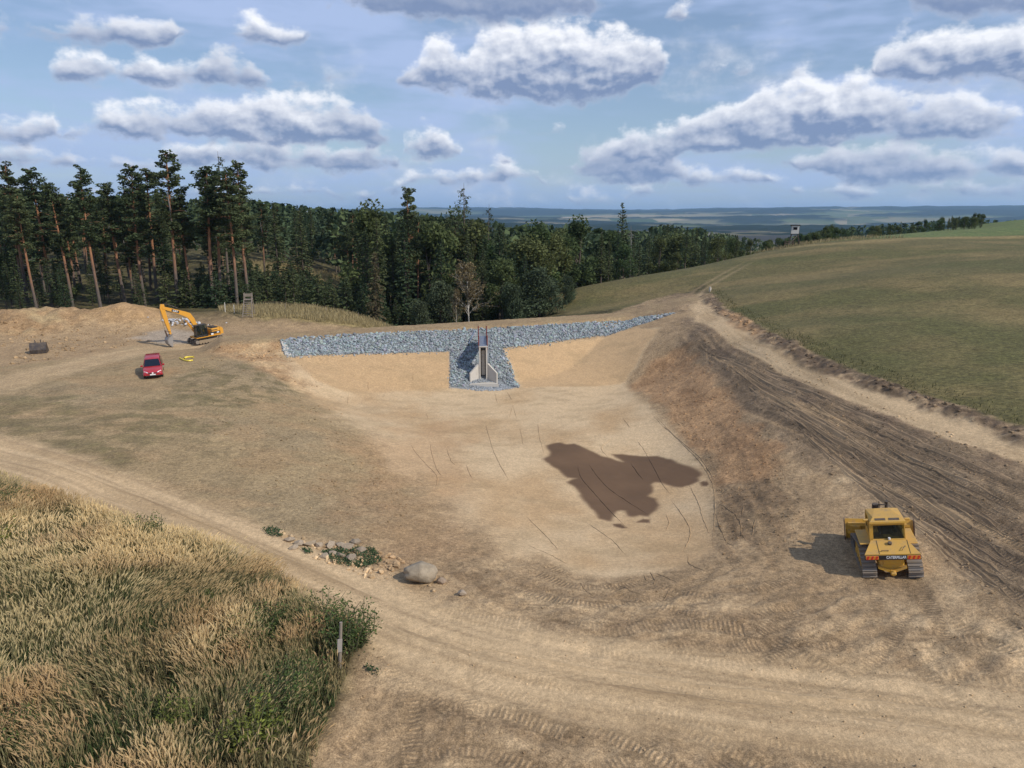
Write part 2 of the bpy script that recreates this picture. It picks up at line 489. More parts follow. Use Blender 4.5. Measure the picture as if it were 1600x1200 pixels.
# left terrace
LT = region([(-700,575),(0,572),(120,560),(250,530),(330,545),(440,535),(500,575),(560,640),(620,720),(700,800),(650,850),(540,850),(430,830),(330,800),(180,730),(0,690),(-700,660)], 1.2, 2.0)
paint(LT, mixc('left', 'grey', (n1 - 0.45) * 4), 0.03)
paint(LT * sstep(0.5, 0.66, fbm(nx * 0.25, ny * 0.6, 4, 15)) * 0.22, C['orange'])
TG = region([(-300,620),(0,612),(110,610),(170,640),(300,610),(380,640),(330,700),(250,690),(170,740),(60,700),(-200,660)], 2.0, 3.5)
paint(TG * sstep(0.36, 0.62, fbm(nx * 0.5, ny * 1.1, 5, 21)) * 0.6, mixc('left_g', 'field_g', (n3 - 0.5) * 3), 0.05)
paint(region([(250,590),(420,560),(480,600),(420,640),(300,640)], 1.0, 2.0) * sstep(0.42, 0.6, fbm(nx * 0.9, ny * 1.4, 4, 25)) * 0.7, C['left_g'], 0.05)
OR1 = region([(330,545),(400,525),(440,528),(450,560),(520,590),(540,625),(470,610),(400,575),(340,560)], 0.8, 1.5)
paint(OR1 * 0.75, mixc('orange', 'sand2', (n2 - 0.4) * 4), 0.07)
paint(region([(540,680),(700,650),(760,720),(640,760),(560,740)], 1.5, 3.0) * 0.45, C['orange'])
paint(region([(520,760),(600,740),(720,800),(760,860),(640,880),(560,850)], 1.5, 2.5) * 0.55, mixc('orange', 'work_d', n2))
# light track past the spoil heaps
tl = smooth_line(GL([(-150,640),(0,600),(120,570),(220,548),(300,540)]))
m, o, r = band(tl, 2.6, 1.4, 0.8)
paint(m * 0.75, mixc('road', 'road_d', fbm(r * 0.12, o * 1.6, 3, 41) * 1.6 - 0.4), 0.02)
# spoil heaps
PM = np.zeros(len(nx))
for p in PILES[:8]: PM = np.maximum(PM, sstep(0.12, 0.45, gauss(nx, ny, *p) / p[4]))
paint(PM, mixc('spoil', 'left', (n2 - 0.45) * 4), 0.22)
paint(sstep(0.1, 0.5, gauss(nx, ny, *PILES[0]) / 2.5), mixc('ochre', 'spoil', (n2 - 0.4) * 3), 0.05)
GV = region([(200,528),(262,512),(345,522),(360,532),(300,530),(262,540)], 0.8, 1.2)
paint(GV * 0.4, C['gravel'])
# basin floor and dam face
FL = region([(640,552),(703,550),(790,545),(985,512),(1032,512),(1000,560),(978,600),(1040,658),(1105,738),(1118,790),(1114,862),(1060,890),(960,905),(880,890),(820,850),(770,790),(740,720),(690,660)], 0.5, 0.55)
FL = np.maximum(FL, region([(440,556),(703,548),(790,545),(860,640),(900,800),(880,880),(790,850),(710,800),(650,740),(580,690),(520,650),(490,610)], 2.2, 2.6) * 0.95)
paint(FL, mixc('sand', 'sand2', (fbm(nx * 0.22, ny * 0.18, 4, 51) - 0.45) * 3.2), 0.012)
paint(region([(447,556),(703,549),(704,606),(640,611),(540,612),(495,594)], 0.35, 0.35), mixc('panel', 'sand2', (n2 - 0.4) * 2), 0.010)
paint(region([(788,545),(985,512),(1030,514),(978,597),(818,606)], 0.3, 0.3), mixc('panel', 'sand2', (n2 - 0.4) * 2) * 1.06, 0.010)
paint(FL * region([(560,690),(700,660),(740,760),(690,800)], 2.0, 3.0) * 0.5, C['orange'])
paint(FL * sstep(0.55, 0.72, fbm(nx * 0.5 - ny * 0.2, ny * 0.9, 5, 57)) * 0.28, C['left'])
WETP = [(215,225),(255,212),(300,205),(340,218),(390,212),(440,232),(480,250),(560,290),(620,305),(690,325),(655,305),(630,280),(690,278),(740,285),(830,290),(910,290),(990,310),(1050,335),(1120,360),(1190,390),(1192,408),(1165,425),(1168,448),(1120,468),(1060,487),(1010,482),(970,470),(930,455),(890,452),(868,468),(885,490),(885,515),(850,540),(905,560),(920,590),(905,620),(870,648),(850,668),(800,660),(760,670),(720,668),(705,632),(675,628),(650,645),(625,680),(618,698),(580,690),(540,680),(515,640),(490,615),(470,590),(430,550),(405,500),(380,475),(345,455),(370,440),(400,430),(345,425),(330,415),(290,380),(240,350),(195,310),(235,290),(240,270)]
WET = region([(800 + a / 4, 640 + b / 4) for a, b in WETP], 0.20, 0.12, wfreq=1.2)
WET = np.maximum(WET, region([(800 + a / 4, 640 + b / 4) for a, b in [(1175,455),(1195,447),(1222,450),(1230,465),(1215,480),(1185,478)]], 0.1, 0.1))
WET = np.maximum(WET, region([(800 + a / 4, 640 + b / 4) for a, b in [(630,715),(680,715),(715,740),(690,742),(650,732)]], 0.1, 0.1))
WET = np.maximum(WET, region([(800 + a / 4, 640 + b / 4) for a, b in [(780,705),(820,685),(858,688),(858,708),(815,705)]], 0.1, 0.1))
# right bank: orange subsoil, then stripped brown slope
RT = smooth_line(GL([(1108,494),(1160,524),(1230,560),(1300,592),(1380,624),(1450,650),(1520,676),(1600,702),(1800,770),(2100,880)]))
BRW = region([(1060,530),(1095,500),(1112,496),(1250,570),(1400,634),(1600,708),(2000,850),(2300,1000),(1600,1010),(1530,930),(1440,830),(1380,800),(1300,750),(1210,700),(1150,640),(1100,575)], 0.8, 1.2)
dd_, ro, rr = line_dist(nx, ny, RT)
stripe = fbm(ro * 1.5 + (n1 - 0.5) * 2, rr * 0.05, 4, 61)
paint(BRW, mixc('brown', 'brown_d', (stripe - 0.42) * 4.5), 0.06)
paint(BRW * sstep(0.56, 0.7, fbm(ro * 1.4, rr * 0.06, 4, 65)) * 0.8, mixc('work', 'sand2', n2))
LOW = region([(1250,740),(1310,745),(1400,800),(1500,900),(1600,985),(1800,1100),(1650,1120),(1500,960),(1420,850),(1330,800)], 0.7, 1.2)
paint(LOW * 0.75, mixc('sand2', 'road', (n2 - 0.4) * 4), 0.03)
OB = region([(1000,585),(1025,555),(1075,540),(1110,575),(1155,640),(1215,700),(1225,745),(1180,770),(1130,765),(1095,705),(1040,650),(985,602)], 0.6, 1.1)
paint(OB, mixc('orange', 'orange_d', (fbm(nx * 0.5, ny * 0.35, 5, 71) - 0.45) * 4), 0.045)
RS = region([(1120,765),(1220,740),(1260,790),(1240,850),(1200,890),(1125,880)], 0.6, 0.9)
paint(RS, mixc('work', 'work_d', (fbm(nx * 1.2, ny * 0.25, 4, 73) - 0.4) * 4), 0.08)
# foreground working area mottling
WK = region([(640,880),(800,880),(900,920),(1120,890),(1250,900),(1500,960),(1700,1050),(1700,1300),(480,1300),(520,1100),(560,1000),(600,950)], 1.5, 2.0) * (1 - FL)
# arcs scraped by machines turning on the spot, and crumbly ground between
rc = np.hypot(nx - 9.0, ny - 36.0) + (n1 - 0.5) * 3.0; th = np.arctan2(ny - 36.0, nx - 9.0)
rc2 = np.hypot(nx - 20.0, ny - 14.0) + (n1 - 0.5) * 2.0; th2 = np.arctan2(ny - 14.0, nx - 20.0)
arc = fbm(rc * 1.9, th * 3.5, 4, 141) * 0.55 + fbm(rc2 * 1.7, th2 * 3.0, 4, 143) * 0.45
crumb = fbm(nx * 2.4, ny * 2.8, 3, 145)
paint(WK * sstep(0.44, 0.64, fbm(nx * 0.40, ny * 0.8, 4, 81) * 0.45 + arc * 0.55) * (0.35 + 0.9 * sstep(0.35, 0.6, crumb)) * 0.8, C['work_d'], 0.055)
paint(WK * sstep(0.52, 0.60, arc) * 0.35, C['road'])
paint(WK * sstep(0.52, 0.7, fbm(nx * 0.3 + 7, ny * 0.5, 4, 83)) * 0.6, C['road'], 0.03)
# bands of darker earth churned up by crawler tracks
CHURN = [([(690,960),(780,970),(870,980),(960,984),(1060,976),(1165,982)], .55), ([(920,1018),(1010,1020),(1100,1012),(1190,1008)], .5), ([(1180,988),(1230,972),(1280,960)], .5), ([(1190,1018),(1240,1002),(1300,1006)], .55), ([(1370,1000),(1440,995),(1540,1002)], .45),
  ([(1360,905),(1374,950),(1400,1000),(1450,1060),(1540,1112)], .35), ([(1430,908),(1446,950),(1480,1000),(1540,1050),(1610,1095)], .35), ([(1300,900),(1220,928),(1130,942),(1040,932),(960,908)], .6), ([(1290,920),(1215,950),(1120,962),(1020,952)], .4),
  ([(1180,1035),(1240,1050),(1310,1085),(1390,1120),(1480,1128),(1600,1115)], .5), ([(760,1100),(860,1150),(960,1190),(1060,1250)], .6), ([(800,1210),(900,1170),(1000,1150),(1100,1190),(1180,1230)], .6), ([(880,1080),(960,1100),(1060,1120),(1140,1145),(1280,1175),(1440,1210)], .3), ([(730,1038),(820,1060),(920,1085)], .3),
  ([(640,1010),(680,1060),(700,1120),(690,1200)], .5), ([(1250,1092),(1330,1072),(1440,1078),(1560,1092)], .4), ([(820,910),(900,935),(1000,930),(1080,895)], .5)]
churn = np.zeros(len(nx))
for L, hw in CHURN:
    m, o, r = band(smooth_line(GL(L)), hw, 0.18, 0.16)
    k = m * np.clip(0.2 + 1.6 * (fbm(r * 1.6, o * 3.5, 3, 87) - 0.3), 0, 1)
    churn = np.maximum(churn, k)
    CHR = m
paint(churn * 0.62 * (1 - FL), C['work_d'] * 0.82, 0.05)
def offset_line(L, g):
    d = np.gradient(L, axis=0); d /= np.linalg.norm(d, axis=1)[:, None] + 1e-9
    return L + np.stack([-d[:, 1], d[:, 0]], 1) * g
def both(px, hw=.29): 
    L = smooth_line(GL(px), 5); return [(offset_line(L, .95), hw), (offset_line(L, -.95), hw)]
TREADS = [(smooth_line(GL(p_)), hw) for p_, hw in [([(690,960),(780,970),(870,980),(960,984),(1060,976),(1165,982)], .50), ([(920,1018),(1010,1020),(1100,1012),(1190,1008)], .42), ([(1180,988),(1230,972),(1280,960)], .45), ([(1190,1018),(1240,1002),(1300,1006)], .45), ([(1370,1000),(1440,995),(1540,1002)], .4), ([(880,1080),(960,1100),(1060,1120),(1140,1145),(1280,1175),(1440,1210)], .24), ([(730,1038),(820,1060),(920,1085)], .24)]]
for p_ in [[(1395,905),(1412,950),(1440,1000),(1500,1060),(1590,1110),(1700,1150)], [(1396,906),(1370,960),(1330,1010),(1240,1050),(1150,1060),(1040,1040)], [(1180,1030),(1230,1040),(1300,1080),(1380,1120),(1460,1130),(1600,1120)], [(700,1070),(760,1100),(860,1150),(960,1190),(1060,1250)], [(720,1230),(800,1210),(900,1170),(1000,1150),(1100,1190),(1180,1230)],
           [(1650,1020),(1600,1000),(1500,950),(1440,905)], [(1290,905),(1220,930),(1130,945),(1040,935),(960,910),(880,880)], [(1240,1090),(1330,1070),(1440,1075),(1560,1090),(1640,1100)], [(1180,880),(1160,790),(1140,740),(1120,700),(1080,640)], [(1240,880),(1215,790),(1190,740),(1150,680)], [(820,905),(900,930),(1000,925),(1060,900),(1090,880)], [(620,1000),(660,1040),(690,1100),(690,1200)], [(1000,1230),(1100,1160),(1240,1140),(1400,1160)], [(560,1200),(640,1150),(760,1140),(880,1180)]]:
    TREADS += both(p_)
for k in range(8):
    TREADS += both([(1130 + k * 26, 545 + k * 20), (1260 + k * 28, 620 + k * 24), (1420 + k * 22, 700 + k * 26), (1600, 775 + k * 26), (1750, 845 + k * 26)], .26)
TRm = np.zeros(len(nx)); TRs = np.zeros(len(nx)); TRo = np.zeros(len(nx)); TRedge = np.zeros(len(nx))
for i_, (L, hw) in enumerate(TREADS):
    lo = L.min(0) - 1.0; hi = L.max(0) + 1.0
    q_ = np.nonzero((nx > lo[0]) & (nx < hi[0]) & (ny > lo[1]) & (ny < hi[1]))[0]
    c0 = L[::3] if len(L) > 12 else L                     # coarse pass keeps only the verts beside the line
    d0, _, _ = line_dist(nx[q_], ny[q_], np.vstack([c0, L[-1:]]))
    q_ = q_[d0 < hw + 0.9]
    d, o, r = line_dist(nx[q_], ny[q_], L)
    d = d + (vnoise(nx[q_] * 0.9, ny[q_] * 0.9, 77) - 0.5) * 0.1
    m = 1 - sstep(hw - 0.08, hw + 0.08, d); m2_ = 1 - sstep(hw + 0.08, hw + 0.24, d)
    k = m * np.clip(0.15 + 2.2 * (fbm(r * 0.45 + i_ * 9, o * 1.2 + i_, 3, 89) - 0.34), 0, 1)
    b_ = k > TRm[q_]
    TRs[q_] = np.where(b_, r, TRs[q_]); TRo[q_] = np.where(b_, o, TRo[q_]); TRm[q_] = np.maximum(TRm[q_], k)
    TRedge[q_] = np.maximum(TRedge[q_], (m2_ - m) * np.clip(vnoise(r * 0.7 + i_, o + 3, 90) * 1.6 - .4, 0, 1))
TRm *= (1 - FL); TRedge *= (1 - FL)
paint(TRm * 0.34, C['work_d'] * 0.85, 0.03)
# haul road
HR = smooth_line(GL([(-200,660),(0,715),(150,765),(300,825),(430,885),(560,945),(700,1000),(900,1050),(1150,1088),(1400,1118),(1700,1160)]))
m, o, r = band(HR, 2.5, 0.8, 0.6)
HRm = m
paint(m * 0.96, mixc('road', 'road_d', (fbm(r * 0.10, o * 1.7, 4, 43) - 0.42) * 4), 0.016)
lines = sum(s_ * np.exp(-((o - c_ - 0.25 * (fbm(r * 0.05 + c_ * 7, o * 0 + 2, 2, 47) - 0.5)) / w_) ** 2) * np.clip(fbm(r * 0.12 + c_ * 5, o * 0 + 1, 3, 48) * 2.6 - 0.7, 0, 1) for c_, w_, s_ in ((-2.2, .10, 1), (-1.6, .16, -1), (-1.2, .08, 1), (-.7, .10, 1), (-.1, .18, -1), (.35, .08, 1), (.9, .12, 1), (1.35, .16, -1), (1.8, .09, 1), (2.35, .12, 1)))
paint(m * np.clip(lines, 0, 1) * 0.55, C['work_d']); paint(m * np.clip(-lines, 0, 1) * 0.6, C['road'] * 1.10)
RUT = sum(np.exp(-((o - c) / 0.28) ** 2) for c in (-1.35, -0.1, 1.2, 2.3)) * m
# farm track with a pale running surface
m, o, r = band(RT, 3.3, 0.5, 0.4)
paint(m * 0.85, mixc('brown', 'berm', (n2 - 0.4) * 3), 0.06)
m, o, r = band(RT, 1.5, 0.28, 0.2)
RTm = m
paint(m, mixc('road', 'road_d', (fbm(r * 0.14, o * 2.2, 4, 45) - 0.42) * 4), 0.015)
up = smooth_line(GL([(1112,496),(1088,474),(1090,456),(1118,438),(1150,420),(1185,402)]))
m2, o2, r2 = band(up, 1.9, 0.8, 0.5)
# meadow to the right and beyond
FD = region([(1108,452),(1128,447),(1122,470),(1160,496),(1260,548),(1400,606),(1600,668),(1900,770),(2400,960)], 0.5, 0.5,
            world=np.vstack([GL([(1109,455),(1116,470),(1150,494),(1200,522),(1260,550),(1330,580),(1400,608),(1500,642),(1600,672)]), [(45, 20), (60, 0), (400, -40), (420, 460), (130, 460), (62, 190), (44, 150), (34, 135)]]))
LF = region([(884,492),(930,486),(1000,478),(1050,462),(1078,455),(1092,446),(1118,432),(1160,405),(1100,412),(1000,433),(900,450),(872,458),(872,480)], 0.8, 0.7)
fieldc = mixc('field', 'field_y', (fbm(nx * 0.10, ny * 0.22, 5, 91) - 0.42) * 3.6)
fieldc = fieldc + (C['field_g'] - fieldc) * (sstep(0.44, 0.72, fbm(nx * 0.08 + 3, ny * 0.12, 4, 93)) * 0.8)[:, None]
paint(FD, fieldc, 0.03)
paint(LF, fieldc * 1.02, 0.03)
tw = (np.exp(-((o2 - 0.75) / 0.35) ** 2) + np.exp(-((o2 + 0.75) / 0.35) ** 2))
gate = sstep(14, 26, r2)
paint(m2 * ((1 - gate) + gate * np.clip(tw * 0.38, 0, 1) * sstep(60, 24, r2)), mixc('road', 'road_d', (fbm(r2 * 0.14, o2 * 2, 4, 45) - 0.4) * 4), 0.015)
CR = region(None, 3.0, 2.0, world=[G(1280, 379), G(1400, 372), G(1600, 368), (240, 190), (420, 300), (420, 460), (150, 460), (80, 200), (70, 160)])
paint(CR * FD, mixc('crop', 'field', (n2 - 0.5) * 2), 0.05)
st = smooth_line(np.array([G(1240, 386), G(1330, 379), G(1420, 373), G(1520, 371), G(1600, 370.5), (160, 150)]))
m, o, r = band(st, 2.4, 1.2, 0.8)
paint(m * 0.8, mixc('dry', 'field_y', n2), 0.08)
# dark turned-up earth between track and meadow
BM = smooth_line(GL([(1106,462),(1118,478),(1160,503),(1230,540),(1330,586),(1430,622),(1520,652),(1600,682),(1800,750)]))
m, o, r = band(BM, 0.8, 0.5, 0.7)
BMm = m
paint(m * 0.95, mixc('berm', 'brown', (n3 - 0.45) * 4), 0.16)
paint(region([(1128,486),(1150,490),(1190,520),(1180,530),(1140,505)], 0.5, 0.8) * 0.7, C['orange'])
JT = region([(960,488),(1010,470),(1060,458),(1085,462),(1080,486),(1050,488),(990,492)], 0.7, 0.8)
paint(JT * 0.85, mixc('brown', 'work', n2), 0.08)
paint(region([(438,531),(441,545),(447,557),(520,554),(703,549),(703,606),(811,606),(785,544),(930,525),(985,512),(1012,504),(1057,489),(900,505),(760,514),(600,520),(500,525)], 0.12, 0.1), C['stone'], 0.06)
# dam crest and slopes beyond it, dry grass bank on the left
s_, t_ = dam_st(nx, ny)
DC = sstep(0.9, 0.4, t_) * sstep(-7.0, -5.5, t_) * sstep(-9, -5, s_) * sstep(DAM_L + 8, DAM_L + 3, s_)
paint(DC, mixc('dam', 'left', (n2 - 0.4) * 3), 0.03)
DRY = region([(330,512),(345,490),(420,478),(500,485),(575,508),(560,514),(450,506)], 0.8, 1.2, world=[(-40,97),(-33,92.5),(-25,92.5),(-18,95),(-16,98),(-20,103),(-30,106),(-43,104)])
paint(DRY, mixc('dry', 'field_y', (n2 - 0.4) * 3), 0.1)
CL = region(None, 3, 4, world=[(-60,142),(-40,142),(-32,152),(-40,170),(-66,170)])
paint(CL, mixc('dry', 'field', n2), 0.1)
# foreground grass bank
GRP = [(-60,735),(0,758),(120,795),(220,828),(330,858),(400,885),(440,905),(480,945),(520,968),(560,985),(572,1005),(548,1030),(535,1075),(520,1110),(500,1150),(488,1215),(480,1300),(-60,1300),(-500,1300),(-500,640)]
GR_W = np.vstack([GL(GRP[:15]), [(-6.0, 19.0), (-5.2, 14), (-4.5, 6), (-60, 4), (-60, 34), (-34, 42)]])
GRm = region(None, 0.45, 0.45, world=GR_W)
paint(GRm, mixc('turf', 'left_g', (n2 - 0.4) * 3), 0.12)
# fine mottling everywhere
n4 = vnoise(nx * 5.1, ny * 5.1, 13)
amp = np.clip(rough / 0.05, 0.16, 1.4)
col = col * (1 + (n2 - 0.5) * 0.50 * amp)[:, None] * (1 + (n3 - 0.5) * 0.42 * amp)[:, None] * (1 + (n4 - 0.5) * 0.22 * amp)[:, None]
paint(WET, mixc('wet', 'wet', n1) * (0.80 + 0.4 * fbm(nx * 0.5, ny * 0.5, 4, 133))[:, None], 0.012)

# relief
dz = (fbm(nx * 1.1, ny * 1.1, 5, 101) - 0.5) * 2 * rough + (fbm(nx * 3.3, ny * 3.3, 2, 105) - 0.5) * rough * 1.4
lump = fbm(nx * 0.55, ny * 0.55, 4, 109)
dz += (PM * 0.9 + BMm * 0.4) * (lump - 0.5) * 1.1
dz += BMm * 0.12
dz -= RUT * 0.05
dz += HRm * (fbm(r * 0, o * 0, 1, 1) * 0)
dz -= BRW * (1 - RTm) * ((stripe - 0.45) * 0.07 + (fbm(ro * 2.6, rr * 0.10, 2, 67) - 0.5) * 0.12)
dz += RS * (fbm(nx * 1.5, ny * 0.25, 3, 73) - 0.5) * 0.16
dz += OB * (fbm(nx * 0.8, ny * 0.5, 4, 75) - 0.5) * 0.12
dz -= RTm * 0.05
dz -= TRm * 0.035
dz += np.clip(TRedge, 0, 1) * 0.035
dz += WK * (1 - 0.85 * HRm) * ((fbm(nx * 0.9, ny * 1.6, 4, 111) - 0.5) * 0.08 + (arc - 0.5) * 0.42 + (crumb - 0.5) * 0.13)
dz *= 1 - sstep(200, 330, np.hypot(nx, ny))
GZ[near] += dz
ALB = 0.92
full = np.tile(C['forest'] * 1.0, (GX.size, 1)).reshape(GX.shape + (3,))
rf = fbm(GX * 0.004, GY * 0.004, 4, 121)
full = np.where((rf > 0.52)[..., None], C['field'], full)
rightside = ((GX > 60) & (GY < 120)) | (GY < 4)
full = np.where(rightside[..., None], C['field'] , full)
full[near] = col
full *= ALB
gm_wet = np.zeros(GX.shape); gm_wet[near] = WET
gm_gr = np.zeros(GX.shape); gm_gr[near] = np.clip(FD + LF + DRY + GRm, 0, 1)
gm_gr[~near] = 1.0
gm_t = np.zeros(GX.shape + (3,)); gm_t[near] = np.stack([TRm * (1 - 0.55 * HRm) * (1 - RTm), TRs, TRo], 1)
gm_sm = np.zeros(GX.shape); gm_sm[near] = np.clip(np.maximum(FL, np.maximum(HRm, RTm) * 0.8), 0, 1)

def hz(x, y):
    """height of the finished ground at a point (bilinear in the sheet)"""
    x = np.asarray(x, float); y = np.asarray(y, float)
    i = np.clip(np.searchsorted(XS, x) - 1, 0, len(XS) - 2); j = np.clip(np.searchsorted(YS, y) - 1, 0, len(YS) - 2)
    fx = (x - XS[i]) / (XS[i + 1] - XS[i]); fy = (y - YS[j]) / (YS[j + 1] - YS[j])
    return (GZ[j, i] * (1 - fx) + GZ[j, i + 1] * fx) * (1 - fy) + (GZ[j + 1, i] * (1 - fx) + GZ[j + 1, i + 1] * fx) * fy
def colat(x, y):
    i = np.clip(np.searchsorted(XS, x) - 1, 0, len(XS) - 2); j = np.clip(np.searchsorted(YS, y) - 1, 0, len(YS) - 2)
    return full[j, i]

def grid_faces(nr, nc):
    i = np.arange(nr * nc).reshape(nr, nc)
    return np.stack([i[:-1, :-1].ravel(), i[:-1, 1:].ravel(), i[1:, 1:].ravel(), i[1:, :-1].ravel()], 1)

def mat(name):
    m = bpy.data.materials.new(name); m.use_nodes = True
    nt = NT(m.node_tree); nt.n.clear()
    out = nt.node('ShaderNodeOutputMaterial'); b = nt.node('ShaderNodeBsdfPrincipled')
    nt.link(b.outputs[0], out.inputs['Surface'])
    return m, nt, b

M_GROUND, nt, b = mat('bare_earth')
a = nt.node('ShaderNodeAttribute', attribute_name='soil')
aw = nt.node('ShaderNodeAttribute', attribute_name='cover')
sep = nt.node('ShaderNodeSeparateColor'); nt.link(aw.outputs['Color'], sep.inputs[0])
geo = nt.node('ShaderNodeNewGeometry')
pos = geo.outputs['Position']
f1 = nt.noise(pos, 5.5, 5, 0.62); f2 = nt.noise(pos, 21.0, 3, 0.6); f3 = nt.noise(pos, 1.3, 3, 0.55)
g1 = nt.ramp(f1, 0.30, 0.70, 0.66, 1.34, False); g2 = nt.ramp(f2, 0.32, 0.68, 0.62, 1.38, False); g3 = nt.ramp(f3, 0.3, 0.7, 0.90, 1.10, False)
gg = nt.math('MULTIPLY', nt.math('MULTIPLY', g1, g2), g3)
dampen = nt.math('SUBTRACT', nt.math('MULTIPLY_ADD', sep.outputs[0], -0.5, 1.0), nt.math('MULTIPLY', sep.outputs[2], 0.48))
gg = nt.math('MULTIPLY_ADD', nt.math('SUBTRACT', gg, 1.0), dampen, 1.0)
cc = nt.vmath('SCALE', a.outputs['Color']); cc.node.inputs[3].default_value = 1.0
nt.link(gg, cc.node.inputs[3])
# mown grass: streaky tufts
tuft = nt.noise(nt.vmath('MULTIPLY', pos, (2.2, 4.5, 2.2)), 1.0, 5, 0.7)
tf = nt.math('MULTIPLY_ADD', nt.math('MULTIPLY', nt.math('SUBTRACT', tuft, 0.5), 2.6), sep.outputs[1], 1.0)
cs = nt.vmath('SCALE', cc); nt.link(tf, cs.node.inputs[3]); cc = cs
# pale pebbles and crumbs
vor = nt.node('ShaderNodeTexVoronoi'); vor.inputs['Scale'].default_value = 7.0; nt.link(pos, vor.inputs['Vector'])
peb = nt.math('MULTIPLY', nt.ramp(vor.outputs['Distance'], 0.10, 0.22, 1, 0), nt.ramp(nt.noise(pos, 0.7, 3), 0.50, 0.64, 0, 0.5))
peb = nt.math('MULTIPLY', peb, nt.math('SUBTRACT', 1.0, nt.math('MAXIMUM', nt.math('MAXIMUM', sep.outputs[0], sep.outputs[1]), sep.outputs[2])))
cfin = nt.mix(peb, cc, (0.42, 0.33, 0.24, 1))
nt.link(cfin, b.inputs['Base Color'])
rg = nt.math('MULTIPLY_ADD', sep.outputs[0], -0.12, 0.95)
nt.link(rg, b.inputs['Roughness'])
b.inputs['Specular IOR Level'].default_value = 0.25
# grouser bars pressed by the crawler tracks
tra = nt.node('ShaderNodeAttribute', attribute_name='tread'); ts = nt.node('ShaderNodeSeparateXYZ'); nt.link(tra.outputs['Vector'], ts.inputs[0])
tw_ = nt.math('ADD', nt.math('MULTIPLY', ts.outputs[1], 6.2832 / 0.19), nt.math('MULTIPLY', f3, 3.0))
wav = nt.math('SINE', tw_)
wv = nt.math('MULTIPLY', nt.math('MULTIPLY', wav, ts.outputs[0]), nt.ramp(f1, 0.35, 0.62, 0.35, 1.1))
tcol = nt.vmath('SCALE', cfin); nt.link(nt.math('MULTIPLY_ADD', wv, 0.24, 1.0), tcol.node.inputs[3])
nt.link(tcol, b.inputs['Base Color'])
bp = nt.node('ShaderNodeBump'); bp.inputs['Distance'].default_value = 0.09
nt.link(nt.math('MULTIPLY_ADD', dampen, 0.62, 0.0), bp.inputs['Strength'])
nt.link(nt.math('ADD', nt.math('ADD', nt.math('MULTIPLY', f1, 0.75), nt.math('MULTIPLY', f2, 0.3)), nt.math('MULTIPLY', wv, 0.30)), bp.inputs['Height'])
nt.link(bp.outputs[0], b.inputs['Normal'])

gv = np.stack([GX.ravel(), GY.ravel(), GZ.ravel()], 1)
me = np_mesh('ground', gv, grid_faces(len(YS), len(XS)), [M_GROUND], smooth=True)
vcol(me, 'soil', full.reshape(-1, 3))
vcol(me, 'cover', np.stack([gm_wet.ravel(), gm_gr.ravel(), gm_sm.ravel()], 1))
vcol(me, 'tread', gm_t.reshape(-1, 3))
ground = tag(obj('ground', me), 'bare tan earthworks, dirt roads and brown green meadow', 'ground', kind='structure')

# ------------------------------------------------------------------ far hills
azs = np.linspace(rad(-75), rad(75), 420); rs = np.exp(np.linspace(math.log(1300), math.log(24000), 260))
A_, R_ = np.meshgrid(azs, rs)
HX = np.sin(A_) * R_; HY = np.cos(A_) * R_
base = np.interp(R_, [1300, 2200, 4000, 6500, 9000, 11500, 14000, 24000], [-60, -90, -80, -45, 5, 75, 110, 40])
hill = 1 - np.abs(fbm(HX / 2300, HY / 1500, 4, 203) - 0.5) * 3.2
rel = (fbm(HX / 2600, HY / 1800, 5, 201) - 0.5) * np.interp(R_, [1300, 4000, 9000, 18000], [20, 90, 150, 120]) + hill * np.interp(R_, [1300, 4000, 9000, 14000], [5, 25, 45, 30])
HZ = base + rel
woods = sstep(0.44, 0.47, fbm(HX / 1100, HY / 700, 4, 211))
HZ = HZ + woods * np.interp(R_, [1300, 24000], [14, 22]) * (0.6 + 0.8 * vnoise(HX / 60, HY / 60, 5))
M_HILL, nt, b = mat('far_country')
geo = nt.node('ShaderNodeNewGeometry'); pos = geo.outputs['Position']
at = nt.node('ShaderNodeAttribute', attribute_name='woods')
flat = nt.vmath('MULTIPLY', pos, (1 / 520.0, 1 / 520.0, 0))
vv = nt.node('ShaderNodeTexVoronoi'); vv.inputs['Scale'].default_value = 1.0; nt.link(flat, vv.inputs['Vector'])
sepc = nt.node('ShaderNodeSeparateColor'); nt.link(vv.outputs['Color'], sepc.inputs[0])
fc = nt.mix(sepc.outputs[0], (0.055, 0.085, 0.03, 1), (0.34, 0.27, 0.16, 1))
fc = nt.mix(nt.ramp(sepc.outputs[1], 0.6, 0.7), fc, (0.10, 0.12, 0.045, 1))
fin = nt.mix(at.outputs['Fac'], fc, (0.014, 0.024, 0.012, 1))
nt.link(fin, b.inputs['Base Color']); b.inputs['Roughness'].default_value = 1.0; b.inputs['Specular IOR Level'].default_value = 0.0
me = np_mesh('hills', np.stack([HX.ravel(), HY.ravel(), HZ.ravel()], 1), grid_faces(len(rs), len(azs)), [M_HILL], smooth=True)
vcol(me, 'woods', np.repeat(woods.ravel()[:, None], 3, 1))
tag(obj('hills', me), 'distant blue wooded hills with pale fields along the horizon', 'hills', kind='structure')

